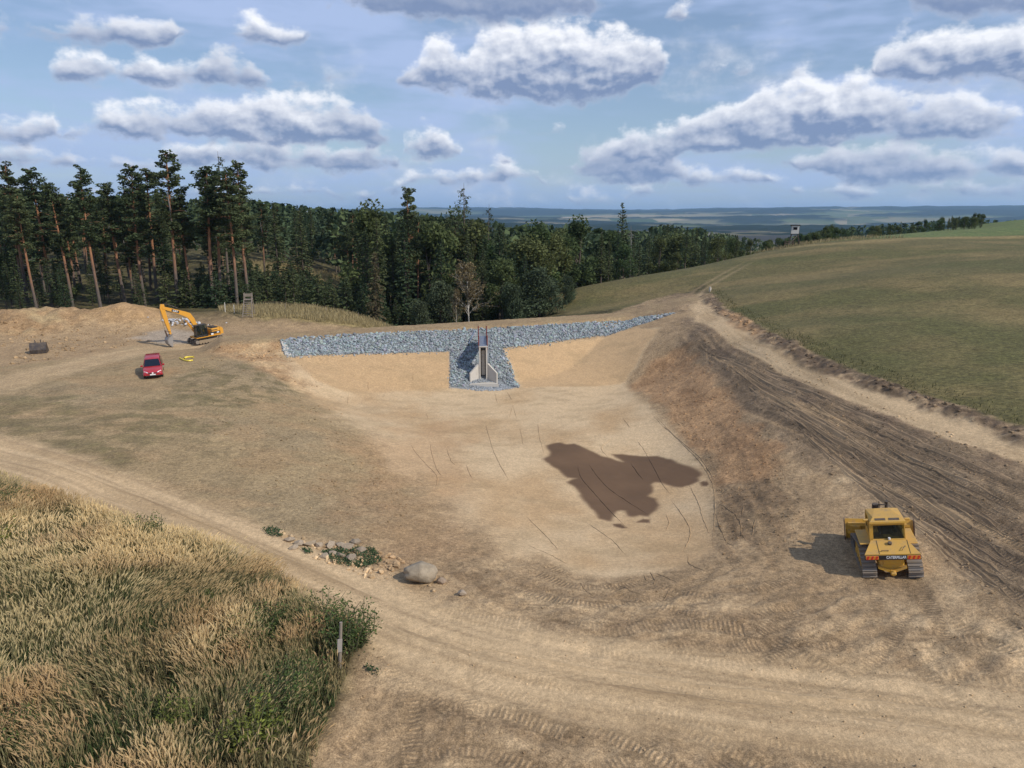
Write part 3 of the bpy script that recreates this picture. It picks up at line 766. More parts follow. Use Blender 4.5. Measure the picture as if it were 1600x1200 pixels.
# ------------------------------------------------------------------ the air in between
M_HAZE = bpy.data.materials.new('air'); M_HAZE.use_nodes = True
nt = NT(M_HAZE.node_tree); nt.n.clear()
out = nt.node('ShaderNodeOutputMaterial'); pv = nt.node('ShaderNodeVolumePrincipled')
pv.inputs['Color'].default_value = (0.46, 0.70, 1.0, 1)
pv.inputs['Density'].default_value = 6.0e-5
pv.inputs['Anisotropy'].default_value = 0.2
nt.link(pv.outputs[0], out.inputs['Volume'])
hb = 27000.0; z0, z1 = -190.0, 330.0
hv = np.array([(x, y, z) for z in (z0, z1) for y in (-hb, hb) for x in (-hb, hb)], float)
hf = np.array([(0, 2, 3, 1), (4, 5, 7, 6), (0, 1, 5, 4), (2, 6, 7, 3), (0, 4, 6, 2), (1, 3, 7, 5)])
tag(obj('haze', np_mesh('haze', hv, hf, [M_HAZE])), 'thin blue haze over the far valley', 'haze', kind='stuff')

# ------------------------------------------------------------------ vegetation: shape builders
def tube(path, radii, k=6):
    path = np.asarray(path, float); n = len(path); radii = np.broadcast_to(radii, n)
    tan = np.gradient(path, axis=0); tan /= np.linalg.norm(tan, axis=1)[:, None] + 1e-9
    ref = np.where(np.abs(tan[:, 2:3]) > 0.9, np.array([[1.0, 0, 0]]), np.array([[0, 0, 1.0]]))
    a = np.cross(tan, ref); a /= np.linalg.norm(a, axis=1)[:, None] + 1e-9
    b = np.cross(tan, a)
    th = np.arange(k) * 2 * math.pi / k
    v = path[:, None, :] + radii[:, None, None] * (np.cos(th)[None, :, None] * a[:, None, :] + np.sin(th)[None, :, None] * b[:, None, :])
    i = np.arange(n * k).reshape(n, k); j = np.roll(i, -1, 1)
    f = np.stack([i[:-1].ravel(), j[:-1].ravel(), j[1:].ravel(), i[1:].ravel()], 1)
    return v.reshape(-1, 3), f

class Acc:
    def __init__(self): self.v = []; self.f = []; self.c = []; self.n = 0
    def add(self, v, f, c=None):
        v = np.asarray(v, float); self.v.append(v); self.f.append(np.asarray(f) + self.n); self.n += len(v)
        if c is not None: self.c.append(np.broadcast_to(np.asarray(c, float), (len(v), 3)))
    def mesh(self, name, m, smooth=False):
        me = np_mesh(name, np.vstack(self.v), np.vstack(self.f), [m], smooth)
        if self.c: vcol(me, 'tint', np.vstack(self.c))
        return me

def leaves(cent, size, rng, flat=0.5, aspect=0.6, cols=None, axisdir=None):
    """a cloud of small rhombic leaf faces"""
    n = len(cent)
    d = rng.normal(size=(n, 3)) if axisdir is None else axisdir + rng.normal(size=(n, 3)) * 0.45
    d[:, 2] *= flat; d /= np.linalg.norm(d, axis=1)[:, None] + 1e-9
    e = rng.normal(size=(n, 3)); e[:, 2] *= flat
    e -= d * (e * d).sum(1)[:, None]; e /= np.linalg.norm(e, axis=1)[:, None] + 1e-9
    s = np.broadcast_to(size, n)[:, None]
    up = np.cross(d, e) * s * 0.12
    v = np.stack([cent - d * s, cent + e * s * aspect + up, cent + d * s, cent - e * s * aspect + up], 1).reshape(-1, 3)
    f = np.arange(4 * n).reshape(n, 4)
    return v, f, (np.repeat(cols, 4, 0) if cols is not None else None)

def leaf_mat(name, base, var, trans=0.25):
    m, nt, b = mat(name)
    at = nt.node('ShaderNodeAttribute', attribute_name='tint')
    oi = nt.node('ShaderNodeObjectInfo')
    c = nt.mix(oi.outputs['Random'], base, var)
    c = nt.mix(1.0, c, at.outputs['Color'], 'MULTIPLY')
    nt.link(c, b.inputs['Base Color']); b.inputs['Roughness'].default_value = 0.75; b.inputs['Specular IOR Level'].default_value = 0.2
    tr = nt.node('ShaderNodeBsdfTranslucent'); nt.link(c, tr.inputs['Color'])
    mx = nt.node('ShaderNodeMixShader'); mx.inputs[0].default_value = trans
    nt.link(b.outputs[0], mx.inputs[1]); nt.link(tr.outputs[0], mx.inputs[2])
    out = [n for n in nt.n if n.type == 'OUTPUT_MATERIAL'][0]
    nt.link(mx.outputs[0], out.inputs['Surface'])
    return m
def bark_mat(name):
    m, nt, b = mat(name)
    at = nt.node('ShaderNodeAttribute', attribute_name='tint')
    tcn = nt.node('ShaderNodeTexCoord')
    n = nt.noise(nt.vmath('MULTIPLY', tcn.outputs['Object'], (1, 1, 0.25)), 6.0, 4, 0.6)
    k = nt.ramp(n, 0.25, 0.75, 0.62, 1.3, False)
    s = nt.vmath('SCALE', at.outputs['Color']); nt.link(k, s.node.inputs[3])
    nt.link(s, b.inputs['Base Color']); b.inputs['Roughness'].default_value = 0.9
    return m
M_BARK = bark_mat('bark')
M_PINE = leaf_mat('pine_needles', (0.066, 0.092, 0.042, 1), (0.098, 0.118, 0.050, 1), 0.32)
M_SPRUCE = leaf_mat('spruce_needles', (0.044, 0.072, 0.034, 1), (0.088, 0.102, 0.040, 1), 0.3)
M_LEAF = leaf_mat('broad_leaves', (0.062, 0.100, 0.036, 1), (0.118, 0.130, 0.046, 1), 0.35)
M_BROWN = leaf_mat('dying_needles', (0.10, 0.085, 0.045, 1), (0.13, 0.10, 0.05, 1))
M_WILLOW = leaf_mat('willow_leaves', (0.075, 0.100, 0.052, 1), (0.090, 0.110, 0.058, 1), 0.3)
M_BIRCHL = leaf_mat('withered_leaves', (0.19, 0.145, 0.07, 1), (0.19, 0.145, 0.07, 1))

GREYBARK = np.array((0.115, 0.092, 0.075)); ORANGE = np.array((0.30, 0.140, 0.068)); DEAD = np.array((0.26, 0.235, 0.21)); WHITEB = np.array((0.46, 0.42, 0.36)); SPB = np.array((0.095, 0.072, 0.055))

def stem_path(H, rng, bow=0.35, n=14):
    z = np.linspace(-0.4, H, n); ph = rng.uniform(0, 6.28, 2)
    t = np.clip(z / H, 0, 1)
    x = bow * (np.sin(t * 2.4 + ph[0]) - math.sin(ph[0])); y = bow * (np.sin(t * 2.1 + ph[1]) - math.sin(ph[1]))
    return np.stack([x, y, z], 1)
def on_path(p, z): return np.array([np.interp(z, p[:, 2], p[:, 0]), np.interp(z, p[:, 2], p[:, 1]), z])

def make_pine(seed, H=24.0, crown0=0.5, R=3.3, nb=46, fork=False):
    rng = np.random.default_rng(seed); T = Acc(); K = Acc()
    p = stem_path(H * 0.97, rng, 0.45)
    t = np.clip(p[:, 2] / H, 0, 1)
    r = 0.27 * (1 - t) ** 0.75 + 0.03
    v, f = tube(p, r, 8)
    tt = np.repeat(t, 8)[:, None]
    T.add(v, f, GREYBARK + (ORANGE - GREYBARK) * sstep(0.16, 0.42, tt + rng.normal(size=tt.shape) * 0.04))
    lean = rng.uniform(0, 6.28)
    for i in range(nb):
        u = (i + rng.uniform(0, 1)) / nb
        z = H * (crown0 + (0.97 - crown0) * u)
        a = rng.uniform(0, 6.28)
        L = R * (1 - u) ** 0.55 * rng.uniform(0.45, 1.0) * (0.75 + 0.25 * math.cos(a - lean)) + 0.45
        if u < 0.2: L *= rng.uniform(0.4, 1.0)
        up = 0.05 + 0.75 * u ** 1.5 + rng.normal() * 0.12
        o = on_path(p, z); d = np.array([math.cos(a), math.sin(a), up]); d /= np.linalg.norm(d)
        pts = np.array([o, o + d * L * 0.5 + [0, 0, 0.06 * L], o + d * L])
        v, f = tube(pts, [0.07, 0.045, 0.02], 3); T.add(v, f, ORANGE * 0.7)
        shade = rng.uniform(0.75, 1.3)
        for q in ((0.55, 0.8), (0.8, 0.95), (1.0, 0.8)) if L > 1.2 else ((0.8, 0.7),):
            c = o + d * L * q[0] + rng.normal(size=3) * 0.22
            n = int(rng.uniform(20, 34)); rr = q[1] * rng.uniform(0.6, 1.0)
            g = rng.normal(size=(n, 3)); g /= np.linalg.norm(g, axis=1)[:, None]; g *= (rng.uniform(0.35, 1, n) ** 0.5)[:, None]
            cc = c + g * np.array([rr, rr, rr * 0.45])
            col_ = np.clip(rng.normal(shade, 0.16, n), 0.4, 1.8)[:, None] * np.array([[1.0, 1.0, 1.0]])
            K.add(*leaves(cc, rng.uniform(0.17, 0.33, n), rng, 0.45, 0.5, col_))
    for i in range(7):                                    # dead snags below the crown
        z = H * rng.uniform(crown0 * 0.45, crown0); a = rng.uniform(0, 6.28); o = on_path(p, z); L = rng.uniform(0.5, 1.6)
        v, f = tube([o, o + np.array([math.cos(a), math.sin(a), 0.2]) * L], [0.04, 0.015], 3); T.add(v, f, DEAD * 0.6)
    if fork:
        o = on_path(p, H * 0.55); pts = np.array([o, o + [1.0, 0.2, 2.0], o + [1.6, 0.2, 4.6]])
        v, f = tube(pts, [0.13, 0.10, 0.05], 6); T.add(v, f, DEAD * 0.8)
    return T.mesh('pine_trunk', M_BARK, True), K.mesh('pine_crown', M_PINE)

def make_spruce(seed, H=22.0, R=3.0, z0=0.1, sparse=1.0, m=None, nper=7, leafs=0.42, droop=0.30, gap=0.46):
    rng = np.random.default_rng(seed); T = Acc(); K = Acc()
    p = stem_path(H, rng, 0.12); t = np.clip(p[:, 2] / H, 0, 1)
    v, f = tube(p, 0.24 * (1 - t) ** 0.9 * H / 22 + 0.02, 7); T.add(v, f, SPB)
    z = H * z0
    while z < H * 0.985:
        u = (z / H - z0) / (1 - z0)
        nb = max(3, int(round(rng.uniform(5, 7.5) * sparse)))
        for b_ in range(nb):
            a = rng.uniform(0, 6.28)
            L = (R * (1 - u) ** 0.85 * rng.uniform(0.62, 1.05) + 0.18)
            if u < 0.12: L *= 0.75
            o = on_path(p, z + rng.uniform(-0.15, 0.15))
            d = np.array([math.cos(a), math.sin(a), 0.0])
            s = np.linspace(0.18, 1.0, max(3, int(nper * (0.45 + 0.55 * L / R))))
            sag = -droop * L * s ** 1.3 + 0.16 * L * s ** 3 + (0.35 * u) * L * s
            cc = o + d * (L * s)[:, None]; cc[:, 2] += sag
            w = (0.30 + 0.5 * (1 - s)) * L * 0.35
            side = np.array([-d[1], d[0], 0.0])
            cc = cc + side * (rng.uniform(-1, 1, len(s)) * w)[:, None]
            sh = rng.uniform(0.7, 1.3)
            c_ = np.clip(rng.normal(sh, 0.15, len(s)), 0.4, 1.8)[:, None] * np.ones((1, 3))
            ad = np.tile(d + np.array([0, 0, -0.35]), (len(s), 1))
            K.add(*leaves(cc, leafs * (0.55 + 0.45 * (1 - u)) * rng.uniform(0.7, 1.2, len(s)), rng, 0.8, 0.55, c_, ad))
            if sparse < 0.8 or rng.uniform() < 0.15:
                pts = np.array([o, o + d * L * 0.5 + [0, 0, -droop * L * 0.4], o + d * L + [0, 0, sag[-1]]])
                v, f = tube(pts, [0.035, 0.025, 0.012], 3); T.add(v, f, SPB)
        z += gap * (0.75 + 0.5 * (1 - u)) / max(sparse, 0.45) ** 0.5
    # leader
    K.add(*leaves(np.array([[p[-1, 0], p[-1, 1], H - 0.15]] * 4), 0.22, rng, 1.2, 0.35, np.ones((4, 3))))
    return T.mesh('spruce_trunk', M_BARK, True), K.mesh('spruce_crown', m or M_SPRUCE)

def make_broad(seed, H=11.0, R=4.0, lobes=16, nl=230, leafs=0.22, z0=0.15, m=None, barkc=None, tall=1.0):
    rng = np.random.default_rng(seed); T = Acc(); K = Acc()
    p = stem_path(H * 0.8, rng, 0.3, 8); t = np.clip(p[:, 2] / (H * 0.8), 0, 1)
    bc = SPB if barkc is None else barkc
    v, f = tube(p, 0.17 * (1 - t) + 0.03, 7); T.add(v, f, bc)
    for i in range(lobes):
        a = rng.uniform(0, 6.28); u = rng.uniform(0.0, 1.0)
        zz = H * (z0 + (0.93 - z0) * u)
        rad_ = R * math.sqrt(max(0.05, 1 - (2 * u - 0.75) ** 2 * 0.75)) * rng.uniform(0.25, 0.78)
        if i < 2: rad_ = 0.2; zz = H * 0.85
        c = np.array([math.cos(a) * rad_, math.sin(a) * rad_, zz])
        lr = R * rng.uniform(0.28, 0.46)
        o = on_path(p, min(zz * 0.6, H * 0.7))
        v, f = tube([o, (o + c) / 2 + [0, 0, 0.2], c], [0.07, 0.045, 0.02], 3); T.add(v, f, bc)
        n = int(nl * rng.uniform(0.7, 1.3))
        g = rng.normal(size=(n, 3)); g /= np.linalg.norm(g, axis=1)[:, None]
        rr = lr * rng.uniform(0.55, 1.08, n) * (0.8 + 0.4 * vnoise(g[:, 0] * 2 + 5 + i, g[:, 1] * 2 + g[:, 2] * 3 + 9, i))
        cc = c + g * rr[:, None] * np.array([1, 1, 0.82 * tall])
        cc = cc[cc[:, 2] > 0.05]; n = len(cc)
        c_ = np.clip(rng.normal(rng.uniform(0.75, 1.25), 0.18, n), 0.4, 1.9)[:, None] * np.ones((1, 3))
        K.add(*leaves(cc, rng.uniform(0.6, 1.2, n) * leafs, rng, 0.8, 0.6, c_))
    return T.mesh('tree_trunk', M_BARK, True), K.mesh('tree_crown', m or M_LEAF)

def make_bare(seed, H=13.0, barkc=WHITEB, nb=34, L0=3.2, leafn=0, leafm=None, up=0.9, z0=0.25, droop=0.0, r0=0.12, fol=0.16):
    """a tree that shows its branches: withered birch, dead larch, snag"""
    rng = np.random.default_rng(seed); T = Acc(); K = Acc()
    p = stem_path(H, rng, 0.25); t = np.clip(p[:, 2] / H, 0, 1)
    v, f = tube(p, r0 * (1 - t) ** 0.8 + 0.018, 7); T.add(v, f, barkc)
    for i in range(nb):
        u = (i + rng.uniform()) / nb; z = H * (z0 + (0.97 - z0) * u); a = rng.uniform(0, 6.28)
        L = L0 * (1 - u) ** 0.6 * rng.uniform(0.5, 1.0) + 0.25
        o = on_path(p, z); d = np.array([math.cos(a), math.sin(a), up * rng.uniform(0.6, 1.2)])
        e = o + d * L; e[2] -= droop * L
        mid = (o + e) / 2 + np.array([0, 0, 0.12 * L])
        v, f = tube([o, mid, e], [0.045, 0.03, 0.012], 3); T.add(v, f, barkc * 0.8)
        for k in range(4):
            s = rng.uniform(0.3, 1.0); q = o + (e - o) * s; dd = d + rng.normal(size=3) * 0.8; dd[2] -= droop
            v, f = tube([q, q + dd * L * 0.32], [0.02, 0.008], 3); T.add(v, f, barkc * 0.75)
            if leafn:
                n = leafn; s2 = rng.uniform(0, 1, n)[:, None]
                cc = q + dd * L * 0.32 * s2 + rng.normal(size=(n, 3)) * 0.14; cc[:, 2] -= 0.1 * (droop > 0)
                K.add(*leaves(cc, rng.uniform(0.5, 1.1, n) * fol, rng, 0.9, 0.5, np.clip(rng.normal(1, 0.22, n), 0.4, 1.8)[:, None] * np.ones((1, 3))))
    return T.mesh('bare_trunk', M_BARK, True), (K.mesh('thin_crown', leafm) if leafn else None)

PINES = [make_pine(1, crown0=.44, R=4.2, nb=66), make_pine(2, crown0=.50, R=3.8, nb=58), make_pine(3, crown0=.36, R=4.5, nb=80), make_pine(4, crown0=.55, R=3.8, nb=52), make_pine(5, crown0=.46, R=4.2, nb=66, fork=True)]
SPRUCES = [make_spruce(11), make_spruce(12, R=3.4), make_spruce(13, R=2.6, z0=.2), make_spruce(14, R=2.9, z0=.3)]
BROADS = [make_broad(21), make_broad(22, R=3.4, H=12), make_broad(23, R=4.4, H=10, lobes=20), make_broad(24, H=13, R=3.2, tall=1.3)]
YOUNG = [make_spruce(31, H=5.0, R=1.35, z0=.02, leafs=.26, gap=.30, nper=6), make_spruce(32, H=4.0, R=1.2, z0=.02, leafs=.25, gap=.28, nper=6)]
WILLOW = make_broad(41, H=7.0, R=3.6, lobes=26, nl=260, leafs=.19, z0=.08, m=M_WILLOW)
BROWNSP = make_spruce(42, H=15, R=2.8, z0=.05, m=M_BROWN, droop=.55)
LARCH = make_bare(43, H=24, barkc=SPB * 1.3, nb=40, L0=3.6, leafn=5, leafm=M_PINE, up=.25, z0=.45, droop=.35, r0=.24, fol=.2)
BIRCH = make_bare(44, H=9.0, leafn=15, leafm=M_BIRCHL, nb=46, L0=2.7, z0=.28, fol=.17, r0=.10)
SNAG = make_bare(45, H=14, barkc=DEAD, nb=44, L0=1.5, up=-.1, z0=.2, droop=.3, r0=.16)
OLDSP = make_spruce(46, H=20, R=2.6, z0=.40, sparse=.62, leafs=.46, droop=.1)

PROTO_H = {}
def tree(name, proto, H0, X, Y, H, label, cat='tree', group=None, rz=None, wide=1.0, lean=(0, 0)):
    z = float(hz(X, Y))
    s = H / H0
    e = empty(name, (X, Y, z - 0.05), rot=(lean[0], lean[1], RNG.uniform(0, 6.28) if rz is None else rz), scale=(s * wide, s * wide, s))
    tag(e, label, cat, group)
    t = obj('trunk', proto[0], e)
    if proto[1]: obj('crown', proto[1], e)
    return e
def top_at(px, py, d):
    """foot and height of an upright tree whose tip is seen at a photo pixel, d metres into the picture"""
    x, y, z = PD(px, py, d)
    return x, y, z - float(hz(x, y))

# ------------------------------------------------------------------ pines along the spoil heaps, each one to be told apart
LEFT_PINES = [ # tip px, py, depth, proto, label
 (8,252,108,0,'tall dark pine at the left edge of the forest, above the spoil heap'),
 (48,258,104,2,'pine with forked orange trunk, second along the forest edge from the left'),
 (86,282,101,1,'shorter pine with slim orange trunk, third along the forest edge'),
 (128,257,100,0,'tall pine with pointed crown and long leaning trunk above the brown heap'),
 (172,282,106,3,'low-crowned pine filling the gap left of the ochre spoil heap'),
 (200,252,104,2,'bushy dark pine standing behind the ochre spoil heap'),
 (222,260,112,1,'pine half hidden behind the tallest pine of the forest edge'),
 (252,232,102,4,'tallest pine of the forest edge, its bare orange trunk left of the excavator boom'),
 (283,305,104,3,'pine with crooked forked trunk right behind the excavator boom'),
 (312,255,101,1,'slim orange pine, left of the group of three behind the excavator'),
 (324,262,103,3,'orange pine in the middle of the group of three behind the excavator'),
 (352,266,101,0,'orange pine at the right of the group of three behind the excavator'),
 (370,247,106,2,'feathery pine standing behind the ladder stand'),
 (30,300,96,3,'small pine with orange stem low at the left picture edge'),
]
for px, py, d, k, lab in LEFT_PINES:
    x, y, h = top_at(px, py, d)
    tree('pine_tree', PINES[k], 24.0, x, y, h, lab, group='pines along the forest edge', wide=RNG.uniform(0.95, 1.12))
x, y, h = top_at(338, 236, 112); tree('larch_tree', LARCH, 24.0, x, y, h, 'thin ragged larch top rising above the pines behind the excavator')
x, y, h = top_at(630, 289, 118); tree('pine_tree', (PINES[3][0], PINES[3][1]), 24.0, x, y, h, 'tall pine with dense pointed crown standing out above the middle wood', wide=.8)
x, y, h = top_at(648, 335, 116); tree('pine_tree', PINES[1], 24.0, x, y, h, 'slim pine with bare stem just right of the tall pointed pine', wide=.7)
x, y, h = top_at(726, 285, 122); tree('larch_tree', LARCH, 24.0, x, y, h, 'nearly bare larch with drooping branches high above the dam outlet', wide=.95)
x, y, h = top_at(763, 318, 126); tree('larch_tree', LARCH, 24.0, x, y, h, 'broken topped larch right of the tall bare larch', wide=.8)
x, y, h = top_at(972, 316, 150); tree('spruce_tree', OLDSP, 20.0, x, y, h, 'lone ragged spruce rising above the valley wood', wide=.9)
x, y, h = top_at(986, 352, 146); tree('dead_tree', SNAG, 14.0, x, y, h, 'grey dead snag right of the lone ragged spruce')
x, y, h = top_at(583, 392, 104); tree('spruce_tree', BROWNSP, 15.0, x, y, h, 'brown dying spruce at the end of the dry grass bank')
x, y, h = top_at(732, 412, 101); tree('birch_tree', BIRCH, 9.0, x, y, h, 'withered birch with white stem behind the dam crest')
x, y, h = top_at(712, 452, 101); tree('birch_tree', BIRCH, 9.0, x, y, h, 'small thin birch stem left of the withered birch', wide=.45)
for px, py, d, H0, w, lab in [(842,418,108,7.0,.95,'large round dark willow at the corner of the meadow'),(798,442,105,7.0,.62,'smaller rounded willow left of the large round willow'),
                              (888,430,116,7.0,.7,'willow bush right of the large round willow'),(655,468,100,7.0,.7,'leafy bush behind the left half of the dam crest'),(690,440,108,7.0,.7,'green bush left of the withered birch')]:
    x, y, h = top_at(px, py, d); tree('willow_bush', WILLOW, H0, x, y, h, lab, 'bush', wide=w * 1.05)

# ------------------------------------------------------------------ the wood behind: single trees as far as they show
SKY_X = [-200,0,60,100,150,200,240,290,330,380,400,430,480,560,640,700,740,800,850,900,940,1000,1040,1090,1130,1170,1200,1240,1300,1350,1400,1450,1500,1540,1560,1700]
SKY_Y = [285,290,296,302,304,300,296,312,300,302,308,314,320,325,331,336,340,350,349,353,356,358,348,354,362,368,374,366,354,351,346,344,337,334,342,336]
def skyline(px): return float(np.interp(px, SKY_X, SKY_Y))
def project(X, Y, Z):
    a = Y * CP - (Z - CAM_H) * SP; b = -(Z - CAM_H) * CP - Y * SP
    return 800 + F_PX * X / a, 600 + F_PX * b / a
def free(x, y):
    """keep single trees off the works, the meadow, the clearing and the dam"""
    s, t = dam_st(np.array(x), np.array(y))
    if t > -9 and -30 < s < 70 and x > -46: return False
    if y < 92: return False
    if -44 < x < -14 and y < 108: return False
    if -58 < x < -36 and 142 < y < 160: return False
    if x > 8 and y < 132 + max(0, x - 24) * 0.28 and x < 200: return False
    if 4 < x <= 8 and y < 112: return False
    return True
spots = []
MARKS = [(-999, 'left of the tall pointed pine on the spoil heap'), (128, 'between the pointed pine and the tallest edge pine'), (252, 'between the tallest edge pine and the group of three'), (340, 'right of the three orange pines'), (400, 'behind the young spruce thicket'), (583, 'right of the brown dying spruce'),
         (632, 'just right of the tall pointed pine'), (690, 'left of the bare larch'), (728, 'right of the bare larch'), (780, 'behind the smaller rounded willow'), (842, 'behind the large round willow'), (905, 'left of the lone ragged spruce'), (975, 'right of the lone ragged spruce'),
         (1060, 'behind the near end of the meadow rise'), (1120, 'where the farm track crests the meadow'), (1200, 'around the raised hide'), (1290, 'right of the raised hide'), (1390, 'in the far hedge line of the meadow'), (1470, 'in the tall clump at the far right skyline')]
def place_label(nm, px, d, h, grp):
    m = [t for x0, t in MARKS if px >= x0][-1]
    k = {'pine_tree': 'pine', 'spruce_tree': 'spruce', 'leafy_tree': 'leafy green tree'}[nm]
    return ('tall ' if h > 18 else 'low ' if h < 9 else '') + ('dark ' if k != 'leafy green tree' else '') + k + ' ' + m + (', further back' if d > 150 and px < 1000 else '')
def grow(n, pxr, dr, names, jitter, hr, tries=60, mind=2.2, offs=(0, 30)):
    got = 0
    for _ in range(n * tries):
        if got >= n: break
        px = random.uniform(*pxr); d = random.uniform(*dr)
        py = skyline(px) + random.uniform(*offs) * random.random()
        x, y, h = top_at(px, py, d)
        if not (hr[0] < h < hr[1]) or not free(x, y): continue
        if any((x - a) ** 2 + (y - b) ** 2 < mind * mind for a, b in spots): continue
        spots.append((x, y)); got += 1
        nm, protos, H0, lab, grp = random.choice(names)
        lab = place_label(nm, px, d, h, grp)
        tree(nm, random.choice(protos), H0, x, y, h, lab, group=grp, wide=random.uniform(.85, 1.15) * (1.15 if h < 14 else 1.0))
PN = ('pine_tree', PINES, 24.0, 'dark pine among the crowded trees of the left wood', 'pines in the left wood')
SN = ('spruce_tree', SPRUCES, 22.0, 'dark spruce among the crowded trees of the left wood', 'spruces in the left wood')
BN = ('leafy_tree', BROADS, 11.5, '', 'leafy trees in the left wood')
SV = ('spruce_tree', SPRUCES, 22.0, 'dark spruce in the valley wood beyond the dam', 'spruces in the valley wood')
BV = ('leafy_tree', BROADS, 11.5, 'green leafy tree in the valley wood beyond the dam', 'leafy trees in the valley wood')
SR = ('spruce_tree', SPRUCES, 22.0, 'dark spruce in the wood behind the meadow rise', 'spruces in the valley wood')
BR = ('leafy_tree', BROADS, 11.5, '', 'leafy trees in the valley wood')
grow(62, (-60, 400), (114, 155), [PN, PN, SN], 0, (12, 27), offs=(-8, 60))
grow(38, (-60, 330), (104, 128), [SN, SN, BN], 0, (2.5, 8.5), offs=(110, 230), mind=1.8)
grow(10, (-60, 110), (99, 106), [SN], 0, (3, 10), offs=(110, 200), mind=2)
grow(60, (395, 720), (128, 200), [PN, SV, SV], 0, (12, 27), offs=(0, 40))
grow(70, (560, 1010), (112, 165), [SV, SV, SV, BV], 0, (8, 26), offs=(0, 70))
grow(36, (640, 1010), (108, 150), [BV, SV, SV], 0, (5, 17), offs=(50, 110))
grow(34, (1000, 1180), (142, 210), [BR, SR, SR], 0, (5, 22), offs=(0, 50))
grow(75, (1195, 1570), (162, 260), [SR, BR, BR], 0, (3, 20), offs=(0, 26), mind=2.6)
grow(10, (1470, 1552), (190, 260), [SR, BR], 0, (3, 20), offs=(-4, 4), mind=2.0)
# young spruces planted between the dry grass and the wood
for _ in range(1500):
    if len(spots) > 560: break
    x = random.uniform(-52, -12); y = random.uniform(104, 136)
    if (x > -38 and y < 107.5 - (x + 38) * .05) or any((x - a) ** 2 + (y - b) ** 2 < 1.4 for a, b in spots): continue
    spots.append((x, y)); k = random.randrange(2)
    zz = 'left of the ladder seat' if x < -40 else 'right of the ladder seat' if x < -33 else 'behind the dry grass bank' if x < -25 else 'near the dry bank\'s right end' if x < -18 else 'beside the brown dying spruce'
    hh = random.uniform(2.6, 5.6)
    tree('young_spruce', YOUNG[k], (5.0, 4.0)[k], x, y, hh, ('taller ' if hh > 4.4 else 'small ' if hh < 3.4 else '') + 'young spruce in ' + ('front' if y < 112 else 'middle' if y < 124 else 'back') + ' of the thicket, ' + zz, group='young spruces in the thicket', wide=random.uniform(1, 1.3))

# far wood, one mass
def lowtree(rng, conifer):
    n = 70; u = rng.uniform(0, 1, n)
    a = rng.uniform(0, 6.28, n)
    if conifer: rr = 0.16 * (1 - u) ** 0.9 * rng.uniform(0.5, 1, n) + 0.012; z = 0.15 + 0.85 * u
    else:
        rr = 0.34 * np.sqrt(np.clip(1 - (2 * u - 1) ** 2, 0.03, 1)) * rng.uniform(0.6, 1, n); z = 0.12 + 0.86 * u
    return np.stack([np.cos(a) * rr, np.sin(a) * rr, z], 1), (0.055 if conifer else 0.075)
FW = Acc(); rng = np.random.default_rng(77); cnt = 0
for _ in range(9000):
    if cnt >= 1000: break
    px = rng.uniform(-120, 1640); d = rng.uniform(150, 620) if px < 1000 else rng.uniform(230, 620)
    py = skyline(px) + 2 + rng.uniform(0, 26) * rng.uniform(0, 1)
    x, y, h = top_at(px, py, d)
    if not (7 < h < 26) or not free(x, y): continue
    con = rng.uniform() < 0.7; c, ls = lowtree(rng, con)
    w = 1.0 if con else 0.9
    cc = c * np.array([h * w, h * w, h]) + np.array([x, y, float(hz(x, y))])
    tint = np.array((0.050, 0.074, 0.036)) if con else np.array((0.080, 0.108, 0.044))
    tint = tint * rng.uniform(0.75, 1.3)
    FW.add(*leaves(cc, ls * h * rng.uniform(0.6, 1.2, len(cc)), rng, 0.7, 0.6, tint * np.clip(rng.normal(1, .18, len(cc)), .4, 1.7)[:, None])); cnt += 1
M_FAR = leaf_mat('far_foliage', (1, 1, 1, 1), (1, 1, 1, 1), 0.2)
tag(obj('far_wood', FW.mesh('far_wood', M_FAR)), 'dark distant woodland filling the valley and skyline', 'woodland', kind='stuff')

